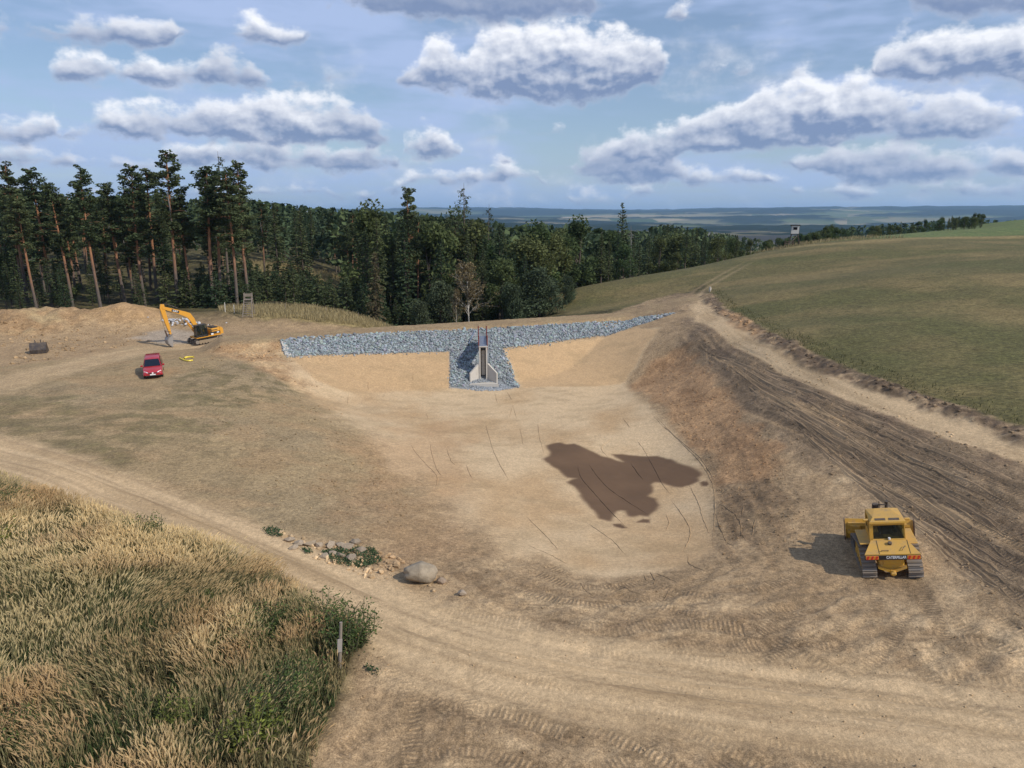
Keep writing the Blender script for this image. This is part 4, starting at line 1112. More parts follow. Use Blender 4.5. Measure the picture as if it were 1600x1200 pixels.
# ------------------------------------------------------------------ hard-surface helpers
class MB:
    def __init__(self): self.v = []; self.f = []
    def poly(self, vs, fs):
        n = len(self.v); self.v += [tuple(map(float, p)) for p in vs]; self.f += [tuple(i + n for i in f) for f in fs]; return self
    def box(self, c, s, rot=None, bev=0.0):
        cx, cy_, cz = c; hx, hy, hz_ = s[0] / 2, s[1] / 2, s[2] / 2
        b = min(bev, hx * .9, hy * .9, hz_ * .9)
        if b > 0:
            vs = []; idx = {}
            for sx_ in (-1, 1):
                for sy_ in (-1, 1):
                    for sz_ in (-1, 1):
                        for ax in range(3):
                            p = [sx_ * (hx - b), sy_ * (hy - b), sz_ * (hz_ - b)]
                            p[ax] = (sx_ * hx, sy_ * hy, sz_ * hz_)[ax]
                            idx[(sx_, sy_, sz_, ax)] = len(vs); vs.append(p)
            fs = []
            for ax in range(3):
                for s_ in (-1, 1):
                    o = [a for a in range(3) if a != ax]; q = []
                    for (a1, a2) in ((-1, -1), (1, -1), (1, 1), (-1, 1)):
                        k = [0, 0, 0]; k[ax] = s_; k[o[0]] = a1; k[o[1]] = a2
                        q.append(idx[(k[0], k[1], k[2], ax)])
                    if (s_ < 0) != (ax == 1): q.reverse()
                    fs.append(q)
            for ax in range(3):
                o = [a for a in range(3) if a != ax]
                for s1 in (-1, 1):
                    for s2 in (-1, 1):
                        def k_(t, face):
                            k = [0, 0, 0]; k[ax] = t; k[o[0]] = s1; k[o[1]] = s2; return idx[(k[0], k[1], k[2], face)]
                        fs.append([k_(-1, o[0]), k_(1, o[0]), k_(1, o[1]), k_(-1, o[1])])
            for sx_ in (-1, 1):
                for sy_ in (-1, 1):
                    for sz_ in (-1, 1): fs.append([idx[(sx_, sy_, sz_, a)] for a in range(3)])
        else:
            vs = [(sx_ * hx, sy_ * hy, sz_ * hz_) for sz_ in (-1, 1) for sy_ in (-1, 1) for sx_ in (-1, 1)]
            fs = [(0, 2, 3, 1), (4, 5, 7, 6), (0, 1, 5, 4), (2, 6, 7, 3), (0, 4, 6, 2), (1, 3, 7, 5)]
        R = Euler(rot).to_matrix() if rot else None
        vs = [(R @ Vector(p)) if R else Vector(p) for p in vs]
        return self.poly([p + Vector(c) for p in vs], fs)
    def prism(self, prof, x0, x1, axis='x', taper=None):
        """extrude a 2-D outline (y, z) between x0 and x1"""
        n = len(prof)
        def P(x, p): return (x, p[0], p[1]) if axis == 'x' else ((p[0], x, p[1]) if axis == 'y' else (p[0], p[1], x))
        vs = [P(x0, p) for p in prof] + [P(x1, p) for p in (taper or prof)]
        fs = [tuple(range(n))[::-1], tuple(range(n, 2 * n))] + [(i, (i + 1) % n, n + (i + 1) % n, n + i) for i in range(n)]
        return self.poly(vs, fs)
    def cyl(self, p0, p1, r0, r1=None, n=12):
        r1 = r0 if r1 is None else r1
        p0, p1 = Vector(p0), Vector(p1); d = (p1 - p0).normalized()
        a = d.orthogonal().normalized(); b = d.cross(a)
        vs = [p0 + (a * math.cos(t) + b * math.sin(t)) * r0 for t in [i * 2 * math.pi / n for i in range(n)]]
        vs += [p1 + (a * math.cos(t) + b * math.sin(t)) * r1 for t in [i * 2 * math.pi / n for i in range(n)]]
        return self.poly(vs, [tuple(range(n))[::-1], tuple(range(n, 2 * n))] + [(i, (i + 1) % n, n + (i + 1) % n, n + i) for i in range(n)])
    def tube(self, pts, r, n=6):
        v, f = tube(np.array(pts, float), r, n); return self.poly(v, f.tolist())
    def loft(self, secs, cap=True):
        n = len(secs[0]); vs = [p for s in secs for p in s]; fs = []
        for k in range(len(secs) - 1):
            for i in range(n): fs.append((k * n + i, k * n + (i + 1) % n, (k + 1) * n + (i + 1) % n, (k + 1) * n + i))
        if cap: fs += [tuple(range(n))[::-1], tuple(range((len(secs) - 1) * n, len(secs) * n))]
        return self.poly(vs, fs)
    def build(self, name, m, parent=None, smooth=False, label=None):
        me = bpy.data.meshes.new(name); me.from_pydata(self.v, [], self.f); me.materials.append(m)
        import bmesh
        bm = bmesh.new(); bm.from_mesh(me); bmesh.ops.recalc_face_normals(bm, faces=bm.faces); bm.to_mesh(me); bm.free()
        if smooth:
            me.polygons.foreach_set('use_smooth', np.ones(len(me.polygons), bool)); me.set_sharp_from_angle(angle=rad(35))
        me.update()
        o = obj(name, me, parent)
        if label: o['label'] = label
        return o

def paint_mat(name, c, rough=0.45, dirt=0.35, dirtc=(0.30, 0.22, 0.14, 1), metal=0.0, coat=0.0, sc=3.0):
    m, nt, b = mat(name)
    tcn = nt.node('ShaderNodeTexCoord'); p = tcn.outputs['Object']
    n = nt.noise(p, sc, 5, 0.65); n2_ = nt.noise(p, sc * 6, 3, 0.6)
    k = nt.math('MULTIPLY', nt.ramp(n, 0.42, 0.75), dirt)
    k = nt.math('MULTIPLY', k, nt.ramp(n2_, 0.3, 0.7, 0.5, 1.0))
    geo_ = nt.node('ShaderNodeNewGeometry'); sp_ = nt.node('ShaderNodeSeparateXYZ'); nt.link(geo_.outputs['Normal'], sp_.inputs[0])
    k = nt.math('ADD', k, nt.math('MULTIPLY', nt.ramp(sp_.outputs[2], 0.5, 1.0), dirt * 0.45), clamp=True)   # dust settles on flats
    c_ = nt.mix(k, tuple(c) + (1,), dirtc)
    nt.link(c_, b.inputs['Base Color']); b.inputs['Metallic'].default_value = metal
    nt.link(nt.math('MULTIPLY_ADD', k, 0.6, rough, clamp=True), b.inputs['Roughness'])
    b.inputs['Coat Weight'].default_value = coat
    return m
M_YEL = paint_mat('yellow_paint', (0.64, 0.35, 0.045), 0.48, 0.55)
M_YEL2 = paint_mat('bright_yellow_paint', (0.66, 0.31, 0.030), 0.40, 0.25)
M_BLK = paint_mat('black_paint', (0.016, 0.016, 0.017), 0.5, 0.25)
M_STEEL = paint_mat('worn_track_steel', (0.22, 0.19, 0.16), 0.65, 0.9, metal=0.2)
M_DSTEEL = paint_mat('dark_steel', (0.055, 0.045, 0.042), 0.55, 0.45, metal=0.3)
M_RUST = paint_mat('brown_blade_steel', (0.11, 0.060, 0.040), 0.5, 0.4, metal=0.3)
M_RUBBER = paint_mat('rubber', (0.02, 0.02, 0.02), 0.8, 0.5)
M_WHITE = paint_mat('white_paint', (0.78, 0.78, 0.76), 0.5, 0.12)
M_REDL = paint_mat('red_lens', (0.62, 0.035, 0.02), 0.25, 0.1)
M_ORL = paint_mat('orange_lens', (0.80, 0.26, 0.03), 0.25, 0.1)
M_TEAL = paint_mat('teal_plate', (0.10, 0.34, 0.27), 0.5, 0.2)
M_RED = paint_mat('red_car_paint', (0.36, 0.012, 0.022), 0.25, 0.12, coat=0.7)
M_CHROME = paint_mat('chrome', (0.75, 0.75, 0.76), 0.18, 0.05, metal=1.0)
M_SEAT = paint_mat('seat_fabric', (0.03, 0.03, 0.035), 0.9, 0.2)
M_LAMP = paint_mat('clear_lamp', (0.62, 0.62, 0.62), 0.12, 0.05, coat=1.0)
M_CONC = paint_mat('concrete', (0.52, 0.48, 0.42), 0.85, 0.45, (0.34, 0.29, 0.22, 1), sc=1.4)
M_YPIPE = paint_mat('yellow_plastic', (0.80, 0.62, 0.06), 0.4, 0.15)
M_ZINC = paint_mat('galvanised_steel', (0.34, 0.38, 0.44), 0.35, 0.2, metal=0.7)
M_REDP = paint_mat('red_oxide_paint', (0.17, 0.032, 0.026), 0.55, 0.2)
M_WOOD = paint_mat('weathered_wood', (0.22, 0.18, 0.14), 0.9, 0.4, (0.30, 0.27, 0.24, 1))
M_WOODD = paint_mat('dark_wood', (0.075, 0.05, 0.036), 0.9, 0.3)
M_PLY = paint_mat('pale_board', (0.66, 0.62, 0.55), 0.8, 0.2)
M_GREYB = paint_mat('grey_board', (0.30, 0.27, 0.24), 0.85, 0.2)

M_GLASS, nt, b = mat('tinted_glass')
b.inputs['Base Color'].default_value = (0.012, 0.018, 0.018, 1); b.inputs['Roughness'].default_value = 0.06; b.inputs['Specular IOR Level'].default_value = 0.6
tr = nt.node('ShaderNodeBsdfTransparent'); tr.inputs[0].default_value = (0.55, 0.66, 0.62, 1)
mx = nt.node('ShaderNodeMixShader'); mx.inputs[0].default_value = 0.42
nt.link(b.outputs[0], mx.inputs[1]); nt.link(tr.outputs[0], mx.inputs[2])
nt.link(mx.outputs[0], [n for n in nt.n if n.type == 'OUTPUT_MATERIAL'][0].inputs['Surface'])

def text_part(name, body, size, m, parent, loc, rot, sx_=1.0, bold=0.0):
    cu = bpy.data.curves.new(name, 'FONT'); cu.body = body; cu.size = size; cu.align_x = 'CENTER'; cu.align_y = 'CENTER'; cu.extrude = 0.004; cu.offset = bold
    tmp = bpy.data.objects.new(name, cu); COL.objects.link(tmp)
    dg = bpy.context.evaluated_depsgraph_get(); me = bpy.data.meshes.new_from_object(tmp.evaluated_get(dg))
    bpy.data.objects.remove(tmp); bpy.data.curves.remove(cu)
    me.materials.clear(); me.materials.append(m)
    o = obj(name, me, parent); o.location = loc; o.rotation_euler = rot; o.scale = (sx_, 1, 1)
    return o

def loop_path(pts, r, n=8):
    """outline of a belt round wheels given as (y, z, radius), walked clockwise as seen from +x"""
    out = []
    N = len(pts)
    for i in range(N):
        y, z, r_ = pts[i]; py, pz, pr = pts[i - 1]; qy, qz, qr = pts[(i + 1) % N]
        def ang(ay, az_, ar, by, bz, br):
            d = math.hypot(by - ay, bz - az_); base = math.atan2(bz - az_, by - ay)
            return base + math.acos(max(-1, min(1, (ar - br) / d)))
        a0 = ang(py, pz, pr, y, z, r_); a1 = ang(y, z, r_, qy, qz, qr)
        while a1 > a0: a1 -= 2 * math.pi
        while a1 < a0 - 2 * math.pi: a1 += 2 * math.pi
        k = max(2, int(n * (a0 - a1) / math.pi) + 1)
        for j in range(k + 1):
            a = a0 + (a1 - a0) * j / k; out.append((y + math.cos(a) * r_, z + math.sin(a) * r_))
    return out
def resample(path, step):
    P = np.array(path + [path[0]]); seg = np.linalg.norm(np.diff(P, axis=0), axis=1); s = np.r_[0, np.cumsum(seg)]
    n = int(round(s[-1] / step)); t = np.arange(n) * s[-1] / n
    return np.stack([np.interp(t, s, P[:, 0]), np.interp(t, s, P[:, 1])], 1)
def track_belt(wheels, x0, x1, step, thick=0.05, grouser=0.06):
    P = resample(loop_path(wheels, 0, 10), step); n = len(P); m = MB()
    xc = (x0 + x1) / 2; w = x1 - x0
    for i in range(n):
        a, b_ = P[i], P[(i + 1) % n]; d = b_ - a; L = np.linalg.norm(d); d /= L; nrm = np.array([-d[1], d[0]])
        c0, c1 = a + d * 0.01, b_ - d * 0.01
        prof = [c0, c1, c1 + nrm * thick, c0 + nrm * (thick)]
        m.prism([tuple(q) for q in prof], x0, x1)
        g0 = a + d * (L * 0.72) + nrm * thick; g1 = a + d * (L * 0.90) + nrm * thick
        m.prism([tuple(g0), tuple(g1), tuple(g1 - d * 0.005 + nrm * grouser), tuple(g0 + d * 0.01 + nrm * grouser)], x0, x1)
    return m

# ------------------------------------------------------------------ bulldozer
def slope_rot(X, Y, hx, hy, size=1.4):
    """ground tilt along a heading: pitch (nose up) and roll"""
    f = Vector((hx, hy, 0)); r = Vector((hy, -hx, 0))
    zf = float(hz(X + hx * size, Y + hy * size)) - float(hz(X - hx * size, Y - hy * size))
    zr = float(hz(X + hy * size, Y - hx * size)) - float(hz(X - hy * size, Y + hx * size))
    F_ = Vector((hx * 2 * size, hy * 2 * size, zf)).normalized(); R_v = Vector((hy * 2 * size, -hx * 2 * size, zr)).normalized()
    U = R_v.cross(F_).normalized(); R_v = F_.cross(U)
    return Matrix((R_v, F_, U)).transposed().to_euler()

def bulldozer():
    g = G(1395, 903); hd = Vector((0.27, 0.963)); hd.normalize()
    X, Y = g[0] + hd.x * 1.55, g[1] + hd.y * 1.55
    e = empty('bulldozer', (X, Y, float(hz(X, Y)) - 0.02), rot=slope_rot(X, Y, hd.x, hd.y), scale=0.94)
    tag(e, 'yellow crawler bulldozer seen from behind on the bare earth', 'bulldozer')
    for s in (-1, 1):
        x0, x1 = (0.68, 1.32) if s > 0 else (-1.32, -0.68)
        wheels = [(-1.45, 0.42, 0.33), (-0.75, 1.05, 0.36), (1.35, 0.44, 0.34)]
        tb = track_belt(wheels, x0, x1, 0.20).build('track', M_STEEL, e)
        fr = MB().prism([(-1.2, 0.28), (1.1, 0.28), (1.1, 0.60), (0.2, 0.66), (-0.6, 0.72), (-1.2, 0.55)], x0 + 0.14, x1 - 0.14)
        for y in (-1.0, -0.55, -0.1, 0.35, 0.8): fr.cyl((x0 + 0.1, y, 0.24), (x1 - 0.1, y, 0.24), 0.14)
        fr.build('track_frame', M_YEL, e)
        for nm, (y, z, r_) in zip(('idler', 'sprocket', 'idler'), wheels):
            MB().cyl((x0 + 0.12, y, z), (x1 - 0.12, y, z), r_ - 0.04, n=16).build(nm, M_DSTEEL, e)
        fd = MB(); fd.box(((x0 + x1) / 2 - 0.03 * s, -0.35, 1.60), (0.60, 1.5, 0.05), bev=0.02); fd.box((s * 0.72, -0.35, 1.35), (0.05, 1.5, 0.5))
        fd.build('fender', M_YEL, e)
    # rear fuel tank with sloping top
    t = MB()
    t.poly([(-1.20, -1.92, 1.22), (1.20, -1.92, 1.22), (1.20, -1.92, 1.50), (-1.20, -1.92, 1.50), (-0.80, -1.05, 1.22), (0.80, -1.05, 1.22), (0.78, -1.15, 1.84), (-0.78, -1.15, 1.84)],
           [(0, 1, 2, 3), (3, 2, 6, 7), (1, 5, 6, 2), (0, 3, 7, 4), (4, 7, 6, 5), (0, 4, 5, 1)])
    t.box((0, -0.95, 1.45), (1.5, 0.5, 0.7), bev=0.04)
    tk = t.build('fuel_tank', M_YEL, e)
    MB().cyl((0.0, -1.35, 1.68), (0.0, -1.40, 1.84), 0.09).build('filler_cap', M_DSTEEL, tk)
    h = MB()
    h.tube([(0.45, -1.72, 1.57), (0.45, -1.78, 1.66), (0.62, -1.60, 1.76), (0.62, -1.52, 1.66)], 0.015, 5)
    h.tube([(-0.45, -1.75, 1.56), (-0.45, -1.80, 1.64), (-0.15, -1.80, 1.64), (-0.15, -1.75, 1.56)], 0.015, 5)
    h.build('grab_handle', M_DSTEEL, tk)
    for x in (-0.55, 0.78): MB().box((x, -1.54, 1.672), (0.018, 0.80, 0.02), rot=(rad(24), 0, 0)).build('panel_joint', M_BLK, tk)
    bd = MB().box((0, -1.94, 1.33), (2.42, 0.04, 0.24), bev=0.015).build('rear_band', M_BLK, e)
    text_part('lettering', 'CATERPILLAR', 0.185, M_WHITE, bd, (0.15, -1.965, 1.345), (rad(90), 0, 0), 0.76, 0.006)
    for s in (-1, 1):
        lm = MB().box((s * 0.89 , -1.965, 1.34), (0.56, 0.03, 0.19), bev=0.01).build('tail_light', M_ORL, e)
        for k in (-1, 0, 1):
            MB().prism([(s * 0.89 + k * 0.19 - 0.07, 1.25), (s * 0.89 + k * 0.19 + 0.02, 1.25), (s * 0.89 + k * 0.19 + 0.08, 1.43), (s * 0.89 + k * 0.19 - 0.01, 1.43)], -1.985, -1.978, axis='y').build('red_stripe', M_REDL, lm)
    # rear case, cross beam and drawbar between the tracks
    r = MB(); r.box((0, -1.15, 0.85), (1.1, 1.0, 0.72), bev=0.06); r.box((0, -1.62, 0.98), (0.80, 0.16, 0.36), bev=0.05)
    r.build('rear_case', M_YEL, e)
    MB().box((0.02, -1.715, 1.13), (0.62, 0.02, 0.06)).build('teal_plate', M_TEAL, e)
    w = MB()
    w.prism([(-0.62, 0.66), (-0.10, 0.44), (0.10, 0.44), (0.62, 0.66), (0.62, 0.78), (0.12, 0.60), (-0.12, 0.60), (-0.62, 0.78)], -1.80, -1.66, axis='y')
    w.box((0, -1.86, 0.48), (0.24, 0.34, 0.16), bev=0.04); w.cyl((0, -1.93, 0.36), (0, -1.93, 0.62), 0.05)
    w.build('drawbar', M_YEL, e)
    # cab
    cb = MB()
    zb, zt = 1.55, 2.70
    for sx_ in (-1, 1):
        cb.prism([(-1.10, zb), (-0.98, zb), (-0.92, zt), (-1.02, zt)], sx_ * 0.76 - 0.05, sx_ * 0.70 + 0.05)
        cb.prism([(0.40, zb), (0.50, zb), (0.36, zt), (0.26, zt)], sx_ * 0.70 - 0.05, sx_ * 0.70 + 0.05)
        cb.prism([(-0.30, zb), (-0.22, zb), (-0.22, zt), (-0.30, zt)], sx_ * 0.72 - 0.04, sx_ * 0.72 + 0.04)
        cb.box((sx_ * 0.72, -0.30, 1.74), (0.07, 1.5, 0.34))
    cb.box((0, -1.05, 1.80), (1.44, 0.10, 0.12), bev=0.03); cb.box((0, -0.99, 2.63), (1.40, 0.10, 0.16), bev=0.03); cb.box((0, 0.42, 1.85), (1.4, 0.08, 0.5)); cb.box((0, -0.3, 1.60), (1.4, 1.5, 0.06))
    cbo = cb.build('cab', M_YEL, e)
    gl = MB().poly([(-0.66, -1.07, 1.84), (0.66, -1.07, 1.84), (0.62, -1.0, 2.57), (-0.62, -1.0, 2.57)], [(0, 1, 2, 3)]).build('rear_window', M_GLASS, cbo)
    for s in (-1, 1):
        MB().poly([(s * 0.73, -0.98, 1.90), (s * 0.73, 0.42, 1.90), (s * 0.70, 0.30, 2.68), (s * 0.70, -0.94, 2.68)], [(0, 1, 2, 3)]).build('side_window', M_GLASS, cbo)
    MB().poly([(-0.64, 0.46, 2.05), (0.64, 0.46, 2.05), (0.60, 0.33, 2.68), (-0.60, 0.33, 2.68)], [(0, 1, 2, 3)]).build('front_window', M_GLASS, cbo)
    MB().box((0, -0.35, 1.95), (0.6, 0.55, 0.22), bev=0.05).box((0, -0.62, 2.25), (0.55, 0.14, 0.62), bev=0.05).build('seat', M_SEAT, cbo)
    MB().box((0.42, -0.35, 2.05), (0.14, 0.6, 0.16), bev=0.03).build('armrest', M_SEAT, cbo)
    MB().cyl((0.03, -1.14, 1.86), (0.03, -1.14, 1.95), 0.055).build('work_light', M_WHITE, cbo)
    # roof with raised middle and vents
    rf = MB()
    rf.loft([[(-0.80, -1.12, 2.70), (0.80, -1.12, 2.70), (0.74, 0.40, 2.70), (-0.74, 0.40, 2.70)], [(-0.78, -1.10, 2.78), (0.78, -1.10, 2.78), (0.72, 0.38, 2.76), (-0.72, 0.38, 2.76)], [(-0.60, -0.80, 2.90), (0.60, -0.80, 2.90), (0.32, 0.26, 2.84), (-0.32, 0.26, 2.84)]])
    rfo = rf.build('roof', M_YEL, e)
    for x in (-0.30, 0.30): MB().box((x, -0.955, 2.845), (0.46, 0.13, 0.02), rot=(rad(21.8), 0, 0)).build('roof_vent', M_DSTEEL, rfo)
    for s in (-1, 1):
        MB().box((s * 0.90, -0.75, 2.72), (0.24, 0.14, 0.10), bev=0.02).build('roof_lamp', M_YEL, rfo)
    # engine hood, exhaust, air cleaner
    hdm = MB(); hdm.prism([(0.45, 1.1), (2.0, 1.1), (2.0, 1.78), (1.9, 1.85), (0.45, 2.05)], -0.52, 0.52); hdm.box((0, 2.02, 1.40), (0.9, 0.06, 0.6))
    hd_o = hdm.build('hood', M_YEL, e)
    MB().cyl((0.34, 1.0, 1.9), (0.34, 1.0, 2.75), 0.075).cyl((0.34, 1.0, 2.72), (0.34, 0.86, 2.92), 0.07).build('exhaust_pipe', M_DSTEEL, e)
    MB().cyl((-0.16, 1.05, 1.9), (-0.16, 1.05, 2.45), 0.06).cyl((-0.16, 1.05, 2.45), (-0.16, 1.05, 2.7), 0.15).build('air_cleaner', M_DSTEEL, e)
    MB().box((0.0, 0.60, 2.86), (0.5, 0.05, 0.05)).cyl((-0.05, 0.60, 2.0), (-0.05, 0.60, 3.05), 0.02).build('antenna', M_DSTEEL, e)
    # push frame and angled blade
    pf = MB()
    for s in (-1, 1):
        pf.box((s * 0.60, 1.55, 0.45), (0.16, 1.5, 0.24), bev=0.03)
        pf.cyl((s * 0.42, 1.75, 1.35), (s * 0.36, 2.35, 0.75), 0.06)
    pf.box((0, 2.30, 0.45), (1.1, 0.25, 0.3), bev=0.03); pf.build('push_frame', M_YEL, e)
    yaw = rad(-8)
    bl = MB(); prof = [(0.16, 0.02), (0.10, 0.30), (0.06, 0.60), (0.10, 0.90), (0.22, 1.14), (0.16, 1.16), (0.02, 0.92), (-0.03, 0.60), (0.02, 0.30), (0.08, 0.02)]
    bl.prism(prof, -1.60, 1.60)
    bl.prism([(-0.12, 0.40), (0.0, 0.40), (0.0, 0.62), (-0.12, 0.62)], -1.5, 1.5); bl.prism([(-0.10, 0.86), (0.02, 0.86), (0.06, 1.0), (-0.06, 1.0)], -1.45, 1.45)
    bl.box((-1.1, -0.08, 0.72), (0.5, 0.14, 0.34), bev=0.03)
    blo = bl.build('blade', M_YEL, e); blo.location = (0.12, 2.1, 0.05); blo.rotation_euler = (0, 0, -yaw * -1)
    for s in (-1, 1): MB().prism([(-0.14, 0.0), (0.34, 0.0), (0.34, 0.5), (0.26, 1.2), (-0.06, 1.2), (-0.14, 0.6)], s * 1.64 - 0.02, s * 1.64 + 0.02).build('end_plate', M_RUST, blo)
    MB().box((0, 0.16, -0.02), (3.2, 0.05, 0.2)).build('cutting_edge', M_RUST, blo)
    return e
DOZER = bulldozer()

# ------------------------------------------------------------------ excavator
def excavator():
    g = G(322, 535); hd = Vector((-0.70, -0.71)); hd.normalize()
    X, Y = g[0], g[1]
    e = empty('excavator', (X, Y, float(hz(X, Y)) + 0.02), rot=slope_rot(X, Y, hd.x, hd.y, 1.8))
    e.scale = (0.77,) * 3
    tag(e, 'orange yellow tracked excavator with black cab and arm reaching down beside the stone heap', 'excavator')
    for s in (-1, 1):
        x0, x1 = (0.85, 1.40) if s > 0 else (-1.40, -0.85)
        wheels = [(-1.75, 0.46, 0.40), (1.75, 0.46, 0.40)]
        track_belt(wheels, x0, x1, 0.19, 0.035, 0.03).build('track', M_DSTEEL, e)
        fr = MB().prism([(-1.5, 0.22), (1.5, 0.22), (1.6, 0.45), (1.4, 0.66), (-1.4, 0.66), (-1.6, 0.45)], x0 + 0.10, x1 - 0.10)
        for k in range(7): fr.cyl((x0 + 0.06, -1.3 + k * 0.43, 0.22), (x1 - 0.06, -1.3 + k * 0.43, 0.22), 0.13)
        fr.build('track_frame', paint_once('dusty_track_frame', (0.30, 0.23, 0.15)), e)
        for y in (-1.75, 1.75): MB().cyl((x0 + 0.04, y, 0.46), (x1 - 0.04, y, 0.46), 0.28, n=14).build('sprocket' if y < 0 else 'idler', M_STEEL, e)
    MB().box((0, 0, 0.55), (1.9, 1.3, 0.45), bev=0.08).cyl((0, 0, 0.7), (0, 0, 1.02), 0.6, n=18).build('undercarriage', M_BLK, e)
    MB().prism([(-1.9, 1.0), (1.75, 1.0), (1.75, 1.14), (-1.9, 1.14)], -1.30, 1.30).build('deck', M_YEL2, e)
    # engine house and counterweight
    hs = MB(); hs.box((0.62, 0.15, 1.50), (1.3, 1.9, 0.72), bev=0.06); hs.box((-0.05, -1.25, 1.62), (2.5, 1.3, 0.96), bev=0.08)
    ho = hs.build('engine_house', M_YEL2, e)
    MB().box((-1.315, -1.1, 1.46), (0.02, 1.5, 0.34)).build('black_panel', M_BLK, ho)
    MB().box((-1.322, -0.95, 1.86), (0.02, 1.05, 0.10)).build('vent_grille', M_DSTEEL, ho)
    MB().box((-1.33, -0.62, 1.30), (0.02, 0.36, 0.22)).build('white_decal', M_WHITE, ho)
    MB().box((-1.33, -1.52, 1.45), (0.02, 0.34, 0.16)).build('white_decal', M_WHITE, ho)
    MB().box((-0.2, -1.25, 2.18), (1.7, 0.95, 0.20), bev=0.08).build('engine_cover', M_BLK, ho)
    MB().prism([(-2.35, 1.10), (-1.9, 1.10), (-1.9, 2.12), (-2.2, 2.12), (-2.35, 1.9)], -1.28, 1.28).build('counterweight', M_YEL2, e)
    MB().cyl((0.5, -1.2, 2.2), (0.5, -1.2, 2.55), 0.06).build('exhaust_pipe', M_DSTEEL, e)
    # cab
    x0, x1, y0, y1, z0, z1 = -1.30, -0.36, -0.02, 1.72, 1.12, 2.92
    cb = MB()
    for x in (x0 + 0.04, x1 - 0.04):
        cb.box((x, y0 + 0.05, (z0 + z1) / 2), (0.08, 0.10, z1 - z0)); cb.box((x, y1 - 0.12, (z0 + z1) / 2), (0.07, 0.08, z1 - z0), rot=(rad(4), 0, 0)); cb.box((x, 0.85, (z0 + z1) / 2), (0.07, 0.08, z1 - z0))
        cb.box((x, (y0 + y1) / 2, z0 + 0.14), (0.08, y1 - y0, 0.30))
    cb.box(((x0 + x1) / 2, (y0 + y1) / 2, z1), (x1 - x0, y1 - y0 - 0.06, 0.10), bev=0.04); cb.box(((x0 + x1) / 2, y0 + 0.04, 1.7), (x1 - x0, 0.08, 1.1)); cb.box(((x0 + x1) / 2, (y0 + y1) / 2, z0 + 0.03), (x1 - x0, y1 - y0, 0.06))
    co = cb.build('cab', M_BLK, e)
    MB().poly([(x0 + 0.02, y0 + 0.1, z0 + 0.28), (x0 + 0.02, 0.81, z0 + 0.28), (x0 + 0.02, 0.81, z1 - 0.06), (x0 + 0.02, y0 + 0.1, z1 - 0.06)], [(0, 1, 2, 3)]).build('side_window', M_GLASS, co)
    MB().poly([(x0 + 0.02, 0.89, z0 + 0.28), (x0 + 0.02, y1 - 0.14, z0 + 0.28), (x0 + 0.02, y1 - 0.2, z1 - 0.06), (x0 + 0.02, 0.89, z1 - 0.06)], [(0, 1, 2, 3)]).build('door_window', M_GLASS, co)
    MB().poly([(x0 + 0.08, y1 - 0.04, z0 + 0.3), (x1 - 0.08, y1 - 0.04, z0 + 0.3), (x1 - 0.08, y1 - 0.15, z1 - 0.06), (x0 + 0.08, y1 - 0.15, z1 - 0.06)], [(0, 1, 2, 3)]).build('windscreen', M_GLASS, co)
    MB().poly([(x1 - 0.02, y0 + 0.1, 1.9), (x1 - 0.02, y1 - 0.14, 1.9), (x1 - 0.02, y1 - 0.2, z1 - 0.06), (x1 - 0.02, y0 + 0.1, z1 - 0.06)], [(0, 1, 2, 3)]).build('side_window', M_GLASS, co)
    MB().box((-0.83, 0.42, 1.65), (0.5, 0.5, 0.18), bev=0.05).box((-0.83, 0.18, 2.0), (0.5, 0.14, 0.7), bev=0.05).build('seat', M_SEAT, co)
    # boom, stick, bucket (machine's own plane x = 0.1)
    bx0, bx1 = -0.12, 0.26
    bm = MB()
    top = [(0.55, 1.75), (1.15, 3.9), (1.6, 4.75), (2.3, 5.1), (5.3, 6.35)]
    bot = [(5.4, 6.0), (2.6, 4.5), (2.05, 4.1), (1.65, 3.4), (0.98, 1.6)]
    bm.prism(top + bot, bx0, bx1)
    bo = bm.build('boom', M_YEL2, e)
    MB().prism([(2.3, 5.11), (5.2, 6.32), (5.2, 6.38), (2.3, 5.17)], bx0 + 0.06, bx1 - 0.06).build('hydraulic_lines', M_BLK, bo)
    MB().prism([(3.20, 4.96), (4.20, 5.41), (4.08, 5.74), (3.08, 5.30)], bx0 - 0.012, bx0 - 0.002).build('black_decal', M_BLK, bo)
    text_part('lettering', 'CAT', 0.36, M_WHITE, bo, (bx0 - 0.016, 3.64, 5.35), (rad(90), 0, rad(-90)), 1.0, 0.01).rotation_euler = Euler((rad(90), rad(23), rad(-90)), 'XYZ')
    for x in (bx0 - 0.16, bx1 + 0.16): MB().cyl((x, 1.15, 1.45), (x, 2.1, 3.3), 0.085).cyl((x, 2.1, 3.3), (x, 2.35, 3.8), 0.045).build('boom_cylinder', M_YEL2, e)
    st = MB(); st.prism([(5.0, 6.58), (5.5, 6.66), (5.66, 6.1), (5.45, 4.6), (4.98, 2.15), (4.72, 2.15), (4.82, 3.9), (4.98, 5.7)], bx0 + 0.04, bx1 - 0.04)
    so = st.build('stick', M_YEL2, e)
    MB().cyl((0.07, 3.2, 5.75), (0.07, 4.7, 6.55), 0.07).cyl((0.07, 4.7, 6.55), (0.07, 5.2, 6.66), 0.04).build('stick_cylinder', M_DSTEEL, e)
    MB().cyl((0.07, 5.72, 5.7), (0.07, 5.62, 4.0), 0.06).cyl((0.07, 5.62, 4.0), (0.07, 5.50, 2.75), 0.035).build('bucket_cylinder', M_CHROME, e)
    lk = MB(); lk.prism([(4.78, 2.5), (4.95, 2.5), (5.55, 2.75), (5.5, 2.85)], bx0, bx1); lk.prism([(5.45, 2.80), (5.55, 2.80), (5.35, 1.75), (5.2, 1.75)], bx0, bx1); lk.build('bucket_link', M_RUST, e)
